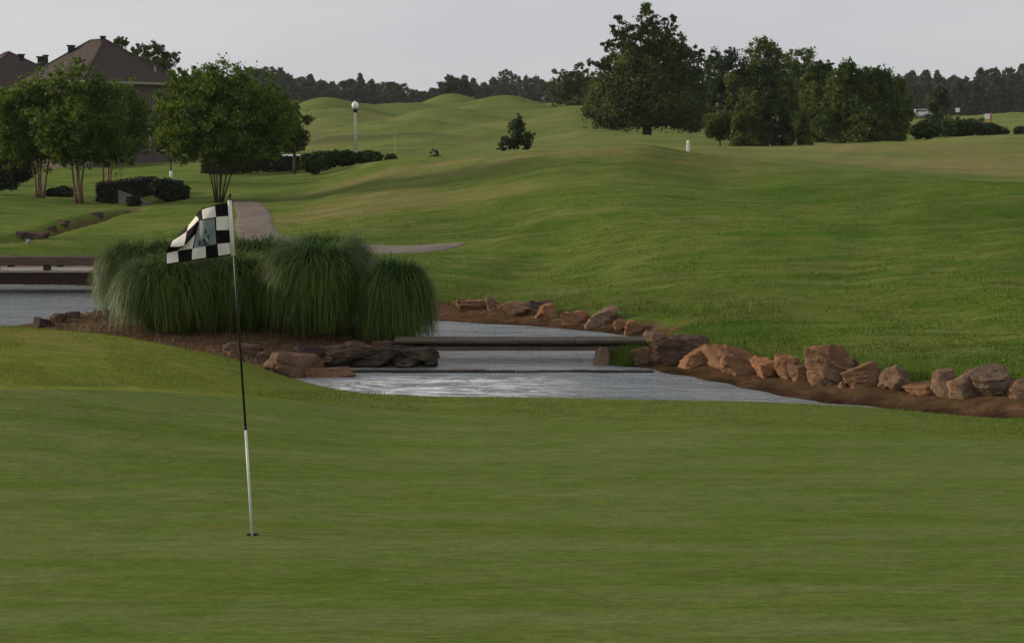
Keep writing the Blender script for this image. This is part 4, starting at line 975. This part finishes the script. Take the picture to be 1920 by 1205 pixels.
# --- lamp post
f = on(667, 92); k = ppm(92); hh = P(667, 186, 92).z - f.z
lp = empty('lamp_post', f, 'tall pale lamp post with a round white globe beyond the shrub row', 'lamp post')
b = bmesh.new(); tube(b, [f - Vector((0, 0, .2)), f + Vector((0, 0, hh - .75))], [.085, .065], 12); link('post', bm_mesh('post', b), [M['postgrey']], lp, True)
b = bmesh.new(); lathe(b, [(.16, 0), (.16, .12), (.10, .2), (.09, .35)], 14, f); link('base', bm_mesh('base', b), [M['postgrey']], lp, True)
b = bmesh.new(); lathe(b, [(.065, 0), (.10, .04), (.17, .12), (.17, .17), (.10, .2)], 14, f + Vector((0, 0, hh - .76))); link('collar', bm_mesh('collar', b), [M['blackmetal']], lp, True)
b = bmesh.new(); lathe(b, [(.09, 0), (.17, .06), (.20, .16), (.19, .27), (.12, .38), (.05, .43)], 16, f + Vector((0, 0, hh - .56))); link('globe', bm_mesh('globe', b), [M['globe']], lp, True)
b = bmesh.new(); lathe(b, [(.055, 0), (.045, .05), (.02, .1), (.008, .2)], 10, f + Vector((0, 0, hh - .13))); link('finial', bm_mesh('finial', b), [M['blackmetal']], lp, True)
# --- small conifers, markers on the fairway
f = on(965, 84); make_tree('young_pine', 'lone bushy young pine on the far fairway left of the big oak', 'tree', f, [lobe(968, 246, 14, 24, 84), lobe(955, 268, 20, 14, 84), lobe(982, 262, 18, 18, 84), lobe(975, 228, 10, 12, 84), lobe(944, 275, 12, 8, 84)], 'pine', 5200, 0.11, 'bark', .05, 'young pines on the fairway', 11, None, 30, .2)
f = on(815, 78); make_tree('young_pine', 'very small young pine by itself below the lone bushy one', 'tree', f, [lobe(814, 292, 9, 10, 78), lobe(818, 297, 11, 5, 78)], 'pine', 800, 0.09, 'bark', .03, 'young pines on the fairway', 12, None, 30, .2)
f = G(1290, 284, 40.0); hh = P(1290, 263, f.y).z - f.z
mp_ = empty('marker_post', f, 'short white marker post standing on the ridge below the big oak', 'post')
b = bmesh.new(); add_box(b, (f.x - .06, f.y - .06, f.z - .1), (f.x + .06, f.y + .06, f.z + hh * .8), None, .01); link('post', bm_mesh('post', b), [M['white']], mp_)
b = bmesh.new(); lathe(b, [(.065, 0), (.065, hh * .06), (.05, hh * .12), (.02, hh * .2)], 10, f + Vector((0, 0, hh * .8))); link('cap', bm_mesh('cap', b), [M['white']], mp_, True)
f = on(741, 95); b = bmesh.new(); tube(b, [(0, 0, -.1), (0, 0, P(741, 253, 95).z - f.z)], [.018, .015], 6)
o = link('stake', bm_mesh('stake', b), [M['postgrey']]); o.location = f; tag(o, 'thin pale stake standing beyond the small shrub at the row end', 'stake')

# --- big oak and the right hand tree group
YO = 130
f = on(1213, YO)
make_tree('oak_tree', 'big spreading oak, tallest tree in view, with a ragged airy top', 'tree', f,
    [lobe(*l, YO) for l in [(1215, 180, 106, 60), (1165, 195, 62, 48), (1268, 185, 58, 58), (1215, 120, 58, 42), (1180, 110, 32, 30), (1252, 105, 38, 34), (1285, 130, 34, 30), (1215, 40, 20, 28), (1190, 72, 26, 26), (1228, 70, 26, 32), (1158, 48, 14, 16), (1165, 78, 20, 22), (1142, 86, 12, 10), (1255, 38, 12, 12), (1262, 75, 22, 20), (1295, 100, 22, 18), (1128, 115, 22, 9), (1145, 140, 30, 22), (1135, 215, 30, 26), (1210, 206, 102, 32), (1290, 222, 40, 26)]],
    'oak', 60000, 0.22, 'bark', 0.42, 'trees beyond the fairway', 21, None, 26, 0.21, 0.55, fork=0.3)
TG = 'trees beyond the fairway'
def far_tree(name, label, px, Y, L, leaf, n, size, seed, cone=False, tr=0.16, tight=0.17, clump=30, group=TG, cat='tree', shell=0.6):
    return make_tree(name, label, cat, on(px, Y), [lobe(*l, Y) for l in L], leaf, int(n * 1.9), size * .72, 'bark', tr, group, seed, None, clump, tight, shell, cone, fork=0.35)
far_tree('airy_tree', 'thin airy tree left of the big oak with sky showing through', 1075, 190, [(1070, 165, 34, 30), (1090, 140, 26, 18), (1050, 150, 22, 18), (1100, 175, 24, 30), (1062, 190, 36, 22)], 'oak', 3600, 0.36, 31, tight=.13, tr=.2, clump=22)
far_tree('broad_tree', 'broad dark crown standing above the far treeline left of the airy tree', 852, 330, [(850, 168, 30, 20), (845, 155, 18, 12), (868, 172, 22, 18)], 'far', 4500, 0.55, 32, tr=.25)
far_tree('pine_tree', 'loose topped tall pine just right of the big oak', 1350, 140, [(1345, 140, 26, 42), (1375, 140, 26, 45), (1360, 185, 42, 38), (1342, 108, 11, 16), (1372, 104, 10, 16), (1398, 165, 30, 50), (1350, 215, 36, 30)], 'pine', 11000, 0.26, 33, tight=.2)
far_tree('domed_tree', 'tall dark tree with a domed head in the right tree group', 1425, 138, [(1425, 106, 31, 33), (1440, 140, 42, 48), (1408, 165, 46, 55), (1440, 205, 62, 52), (1465, 165, 40, 44)], 'dense', 14000, 0.27, 34)
far_tree('round_tree', 'rounded tree behind the junipers, between the domed head and dense mass', 1508, 145, [(1504, 132, 38, 35), (1530, 150, 32, 36), (1486, 165, 38, 52), (1510, 205, 52, 62)], 'dense', 11000, 0.28, 35)
far_tree('dense_tree', 'dense tree with a yellow green left flank in the right tree group', 1550, 118, [(1545, 170, 36, 52), (1546, 128, 15, 20), (1535, 225, 44, 46), (1568, 200, 44, 62)], 'dense', 13000, 0.24, 36)
far_tree('dense_tree', 'dense pointed tree in the middle of the large right hand mass', 1596, 115, [(1592, 138, 20, 26), (1596, 172, 42, 44), (1600, 225, 56, 48)], 'dense', 14000, 0.24, 37)
far_tree('dense_tree', 'dense dark tree right of the pointed one in the large mass', 1640, 116, [(1620, 148, 17, 20), (1640, 170, 38, 36), (1648, 145, 14, 14), (1650, 220, 50, 52)], 'dense', 13000, 0.24, 38)
far_tree('dense_tree', 'lower dense tree at the right end of the large mass', 1675, 117, [(1672, 190, 25, 45), (1676, 235, 26, 36)], 'dense', 8000, 0.24, 39)
far_tree('small_tree', 'small round dark tree by itself right of the big oak trunk', 1350, 104, [(1350, 228, 26, 24), (1348, 248, 22, 16)], 'dense', 4500, 0.18, 40, tr=.06)
JG = 'slim conifers in front of the right tree group'
for px, top, w, lb, lf in [(1508, 205, 13, 'slender yellow green conifer against the dense tree flank', 'yellowgreen'), (1385, 198, 17, 'yellowish slim conifer at the left of the conifer row', 'yellowgreen'), (1412, 178, 19, 'tallest slim conifer with a yellow green tip', 'yellowgreen'), (1440, 182, 20, 'slim conifer in the middle right of the conifer row', 'pine'), (1469, 188, 20, 'slim dark conifer at the right end of the conifer row', 'pine')]:
    Y = 102; far_tree('slim_conifer', lb, px, Y, [(px, (top + 272) / 2, w, (272 - top) / 2)], lf, 5200, 0.17, px, True, .07, .10, 26, JG)
far_tree('pine_tree', 'single conical pine left of the shrubs on the far right', 1760, 150, [(1760, 205, 30, 48), (1752, 240, 36, 20)], 'pine', 6500, 0.26, 41, True, tr=.12)
SH = 'rough shrubs on the far right ridge'
for px, Y, L, lb, nn in [(1738, 125, [(1735, 245, 26, 14)], 'low shrub at the foot of the single conical pine', 2200), (1785, 128, [(1785, 240, 26, 17), (1800, 246, 18, 12)], 'middle shrub of the row on the far right ridge', 2800), (1835, 128, [(1825, 238, 26, 14), (1850, 242, 24, 10)], 'shrub below the red posted board on the far right ridge', 2800), (1875, 130, [(1872, 246, 16, 7)], 'last low shrub before the right frame edge', 900), (1912, 130, [(1914, 245, 12, 7)], 'tiny shrub touching the right frame edge', 800)]:
    make_shrub('rough_shrub', lb, 'shrub', on(px, Y), [lobe(*l, Y) for l in L], 'shrub', nn, 0.2, SH, px)
far_tree('roadside_tree', 'tree whose loose crown rises behind the brown house roof', 285, 125, [(230, 80, 14, 12), (262, 95, 18, 12), (295, 98, 20, 16), (320, 110, 16, 14), (280, 130, 44, 30), (300, 180, 40, 40)], 'oak', 8000, 0.24, 42, tight=.2)

# --- far woods, one mass each
def woods(name, px0, px1, Y0, Y1, tops, base_v, n_trees, seed, dens=260):
    r = np.random.default_rng(seed); Cs = []
    for k in range(n_trees):
        px = px0 + (px1 - px0) * ((k * 0.618034) % 1.0) + r.normal(0, 2); Y = r.uniform(Y0, Y1)
        tv = np.interp(px, tops[0], tops[1]) + r.normal(0, 6) + 5 + 4 * math.sin(px / 31.0) + 3 * math.sin(px / 11.0 + 1) + (6 if k % 4 else -6)
        x_ = (px - CX) / F * Y; zt_ = HC - Y * row_tan(tv); zb_ = HC - Y * row_tan(base_v + 6)
        w = r.uniform(9, 25) / ppm(Y); h = zt_ - zb_; m_ = int(dens * r.uniform(.8, 1.3))
        m_ = int(m_ * w * ppm(Y) / 13); u = r.random(m_) ** 0.75; ph = r.uniform(0, 6.283, m_)
        conic = r.random() < .55
        prof = (1 - u) ** .55 + .1 if conic else np.sqrt(np.clip(1 - (2 * np.clip(u, .25, 1) - 1) ** 2, 0, 1)) * .95 + .12
        rad = w * prof * r.uniform(.5, 1.0, m_)
        Cs.append(np.stack([x_ + rad * np.cos(ph), Y + rad * np.sin(ph), zb_ + u * h], -1))
    C = np.concatenate(Cs)
    o = link(name, leaf_mesh(name, C, 1.15, r), [M['far']]); o['kind'] = 'stuff'
    o['label'] = 'dark far wood along the horizon'
woods('treeline', 455, 1140, 430, 520, ([455, 480, 520, 570, 650, 700, 760, 790, 830, 870, 920, 960, 1000, 1060, 1140], [130, 132, 142, 150, 152, 160, 168, 175, 165, 155, 155, 150, 150, 152, 150]), 212, 330, 51)
woods('treeline', 1310, 2250, 430, 520, ([1310, 1680, 1750, 1800, 1860, 1920, 2250], [160, 150, 145, 140, 138, 135, 132]), 222, 300, 52)
woods('treeline', -300, 455, 430, 520, ([-300, 455], [150, 140]), 222, 120, 53)

# ------------------------------------------------------------------ houses
def hip_house(name, label, C, R, depth, z0, ze, rise, wall, roof, over=0.35):
    """footprint from near corner C to right corner R, depth to the left-back; hipped roof"""
    C, R = Vector((*C, 0)), Vector((*R, 0)); a_ = (R - C); la = a_.length; a_.normalize(); d_ = Vector((-a_.y, a_.x, 0))
    h = empty(name, (C.x, C.y, z0), label, 'house')
    def pt(u, w, z): q = C + a_ * u + d_ * w; return Vector((q.x, q.y, z))
    b = bmesh.new()
    lo_ = [b.verts.new(pt(u, w, z0 - .5)) for u, w in ((0, 0), (la, 0), (la, depth), (0, depth))]; hi_ = [b.verts.new(pt(u, w, ze)) for u, w in ((0, 0), (la, 0), (la, depth), (0, depth))]
    for k in range(4): b.faces.new((lo_[k], lo_[(k + 1) % 4], hi_[(k + 1) % 4], hi_[k]))
    b.faces.new(hi_); bmesh.ops.recalc_face_normals(b, faces=b.faces[:])
    link('wall', bm_mesh('wall', b), [M[wall]], h)
    def band(o0, z0_, z1_, nm, mat):
        b = bmesh.new(); q = [(-o0, -o0), (la + o0, -o0), (la + o0, depth + o0), (-o0, depth + o0)]
        l_ = [b.verts.new(pt(u, w, z0_)) for u, w in q]; t_ = [b.verts.new(pt(u, w, z1_)) for u, w in q]
        for k in range(4): b.faces.new((l_[k], l_[(k + 1) % 4], t_[(k + 1) % 4], t_[k]))
        b.faces.new(t_); b.faces.new(l_[::-1]); bmesh.ops.recalc_face_normals(b, faces=b.faces[:])
        return link(nm, bm_mesh(nm, b), [M[mat]], h)
    band(over, ze + .002, ze + .17, 'fascia', 'trim')
    b = bmesh.new(); o_ = over + .06; zr = ze + .172; half = (min(la, depth) + 2 * o_) / 2
    q = [b.verts.new(pt(u, w, zr)) for u, w in ((-o_, -o_), (la + o_, -o_), (la + o_, depth + o_), (-o_, depth + o_))]
    if la >= depth: r0, r1 = pt(-o_ + half, depth / 2, zr + rise), pt(la + o_ - half, depth / 2, zr + rise)
    else: r0, r1 = pt(la / 2, -o_ + half, zr + rise), pt(la / 2, depth + o_ - half, zr + rise)
    r0, r1 = b.verts.new(r0), b.verts.new(r1)
    if la >= depth: fcs = [(q[0], q[1], r1, r0), (q[1], q[2], r1), (q[2], q[3], r0, r1), (q[3], q[0], r0)]
    else: fcs = [(q[0], q[1], r0), (q[1], q[2], r1, r0), (q[2], q[3], r1), (q[3], q[0], r0, r1)]
    for f_ in fcs: b.faces.new(f_)
    b.faces.new(q[::-1]); bmesh.ops.recalc_face_normals(b, faces=b.faces[:])
    A_, B_ = r0.co.copy(), r1.co.copy(); corners = [v.co.copy() for v in q]
    rf = link('roof', bm_mesh('roof', b), [M[roof]], h)
    b = bmesh.new()
    for e0, e1 in ((A_, B_), (corners[0], A_), (corners[1], A_ if la < depth else B_), (corners[2], B_), (corners[3], B_ if la < depth else A_)):
        tube(b, [e0, e1], [.07, .07], 6)
    link('ridge_cap', bm_mesh('ridge_cap', b), [M[roof]], rf)
    return h, rf, pt, (A_, B_, corners)
def vent(rf, p, w, h, mat='rubber', nm='roof_vent'):
    b = bmesh.new(); add_box(b, (p.x - w / 2, p.y - w / 2, p.z - .25), (p.x + w / 2, p.y + w / 2, p.z + h), None, .02)
    add_box(b, (p.x - w * .65, p.y - w * .65, p.z + h + .002), (p.x + w * .65, p.y + w * .65, p.z + h + .08))
    link(nm, bm_mesh(nm, b), [M[mat]], rf)
C_ = P(162, 155, 92); R_ = P(326, 155, 96); gz = on(240, 92).z
h, rf, pt, (A_, B_, cs) = hip_house('brick_house', 'large house with a brown hip roof and brick wall behind the crepe myrtles', (C_.x, C_.y), (R_.x, R_.y), 7.4, gz, P(240, 158, 94).z, P(200, 76, 97).z - P(240, 158, 94).z - .17, 'brick', 'roof')
vent(rf, cs[0].lerp(B_, .55) + Vector((-.6, 0, -.35)), .3, .25); vent(rf, cs[3].lerp(B_, .75) + Vector((0, 0, 0.0)), .35, .28); vent(rf, A_.lerp(B_, .1), .25, .12)
b = bmesh.new(); q = cs[1].lerp(A_, .25).lerp(cs[0].lerp(A_, .25), .12); tube(b, [q - Vector((0, 0, .2)), q + Vector((0, -.05, .3))], [.07, .07], 8); link('vent_pipe', bm_mesh('vent_pipe', b), [M['trim']], rf)
# a door and windows on the wall the trees partly hide
for (u, z, w, hh_) in ((0.62, 0.9, 0.9, 1.3), (0.86, 0.9, 0.6, 1.3), (0.75, 3.3, 0.8, 1.1)):
    la = (Vector((R_.x, R_.y)) - Vector((C_.x, C_.y))).length
    if z > 2: continue
    p0_ = pt(u * la - w / 2, -.05, gz + z); p1_ = pt(u * la + w / 2, -.05, gz + z)
    b = bmesh.new(); nv = Vector((p1_.y - p0_.y, -(p1_.x - p0_.x), 0)).normalized()
    def slab(b, s0, s1, z0_, z1_, t0, t1):
        q = []
        for zz in (z0_, z1_):
            for s_, t_ in ((s0, t0), (s1, t0), (s1, t1), (s0, t1)):
                c = p0_.lerp(p1_, s_) + nv * t_; q.append(b.verts.new((c.x, c.y, gz + z + zz)))
        for fidx in ((0, 3, 2, 1), (4, 5, 6, 7), (0, 1, 5, 4), (1, 2, 6, 5), (2, 3, 7, 6), (3, 0, 4, 7)): b.faces.new([q[i] for i in fidx])
    for s0, s1, z0_, z1_ in ((0, 1, 0, .08), (0, 1, hh_ - .08, hh_), (0, .08, .081, hh_ - .081), (.92, 1, .081, hh_ - .081)): slab(b, s0, s1, z0_, z1_, -.02, .06)
    wfo = link('window', bm_mesh('window', b), [M['trim']], h)
    b = bmesh.new(); slab(b, .081, .919, .081, hh_ - .081, -.02, .02); link('pane', bm_mesh('pane', b), [M['glass']], wfo)
C_ = P(-10, 165, 100); R_ = P(150, 165, 104); gz = on(60, 100).z
h2, rf2, pt2, (A_, B_, cs) = hip_house('brick_house', 'house at the left edge showing only its dark hip roof above the trees', (C_.x - 1.2, C_.y), (R_.x, R_.y), 7.2, gz, P(60, 168, 100).z, P(45, 97, 104).z - P(60, 168, 100).z - .17, 'brick', 'roof')
qv = P(78, 118, 103.5); vent(rf2, Vector((qv.x, qv.y, qv.z)), .42, .32); vent(rf2, Vector((qv.x + .1, qv.y + .6, qv.z)), .25, .45)
qv = P(40, 104, 102.5); vent(rf2, Vector((qv.x, qv.y, qv.z - .1)), .3, .1)
C_ = P(1322, 192, 165); R_ = P(1352, 192, 163); gz = on(1335, 165).z
hip_house('grey_roofed_house', 'distant building with a pale grey roof glimpsed right of the big oak', (C_.x, C_.y), (R_.x + 1.5, R_.y), 4.0, gz, P(1335, 199, 165).z, .45, 'brick', 'greyroof', .2)

# ------------------------------------------------------------------ vehicles far away
def car(px, v, Y, label, cat, mat, name, L=4.3, rz=0.0, hgt=1.45, van=False):
    f = on(px, Y) if Y else G(px, v, 115.0)
    t = empty(name, f, label, cat, None, rz); Mx = Matrix.Translation(f) @ Matrix.Rotation(rz, 4, 'Z')
    prof = [(-L / 2, .35), (-L / 2, .85), (-L * .28, .95), (-L * .16, hgt), (L * .28, hgt), (L * .42, .98), (L / 2, .9), (L / 2, .35)] if not van else [(-L / 2, .35), (-L / 2, .95), (-L * .40, 1.05), (-L * .30, hgt), (L * .48, hgt), (L / 2, 1.0), (L / 2, .35)]
    b = bmesh.new()
    sides = []
    for y_ in (-.85, .85): sides.append([b.verts.new(Mx @ Vector((px_, y_ * (0.86 if z_ > 1.1 else 1), z_))) for px_, z_ in prof])
    n_ = len(prof)
    for k_ in range(n_): b.faces.new((sides[0][k_], sides[0][(k_ + 1) % n_], sides[1][(k_ + 1) % n_], sides[1][k_]))
    b.faces.new(sides[0]); b.faces.new(sides[1][::-1]); bmesh.ops.recalc_face_normals(b, faces=b.faces[:])
    link('body', bm_mesh('body', b), [M[mat]], t)
    for y_ in (-.83, .83):
        b = bmesh.new(); add_box(b, (-L * .15, y_ - .02, 1.0), (L * .26, y_ + .02, hgt - .1), Mx); link('side_window', bm_mesh('side_window', b), [M['glass']], t)
    for x_ in (-L * .3, L * .3):
        for y_ in (-.8, .8):
            b = bmesh.new(); tube(b, [Mx @ Vector((x_, y_ - .1, .33)), Mx @ Vector((x_, y_ + .1, .33))], [.33, .33], 14); link('wheel', bm_mesh('wheel', b), [M['rubber']], t)
    return t
car(545, 292, 86, 'pale parked car half hidden behind the long black hedge', 'car', 'white', 'parked_car', L=3.9, rz=1.45, hgt=1.4)
car(1722, 222, 0, 'white vehicle parked far off left of the single conical pine', 'car', 'white', 'parked_car', L=4.4, hgt=1.4)
def far_sign(px, v, label, mat):
    f = G(px, v, 115.0); t = empty('sign_board', f, label, 'sign', 'small white boards far off on the right')
    b = bmesh.new(); add_box(b, (f.x - .30, f.y - .03, f.z + .75), (f.x + .30, f.y + .03, f.z + 1.35), None, .01); link('board', bm_mesh('board', b), [M['white']], t)
    b = bmesh.new(); add_box(b, (f.x + .32, f.y - .05, f.z - .1), (f.x + .44, f.y + .05, f.z + 1.55), None, .01); link('post', bm_mesh('post', b), [M[mat]], t)
far_sign(1795, 221, 'small white board on a dark post just right of the conical pine', 'bark')
far_sign(1851, 236, 'small white board beside a red post above the far right shrubs', 'red')

# ------------------------------------------------------------------ the slightly hazy evening air
b = bmesh.new(); add_box(b, (-1500, -1500, -3.0), (1500, 1500, 42.0))
hz = link('haze', bm_mesh('haze', b), [])
hm = bpy.data.materials.new('hazy_air'); hm.use_nodes = True; hm.node_tree.nodes.clear()
ho = hm.node_tree.nodes.new('ShaderNodeOutputMaterial'); hv = hm.node_tree.nodes.new('ShaderNodeVolumePrincipled')
hv.inputs['Color'].default_value = (0.86, 0.90, 0.96, 1); hv.inputs['Density'].default_value = 0.00011; hv.inputs['Anisotropy'].default_value = 0.2
hm.node_tree.links.new(hv.outputs[0], ho.inputs['Volume']); hz.data.materials.append(hm); hz['kind'] = 'stuff'
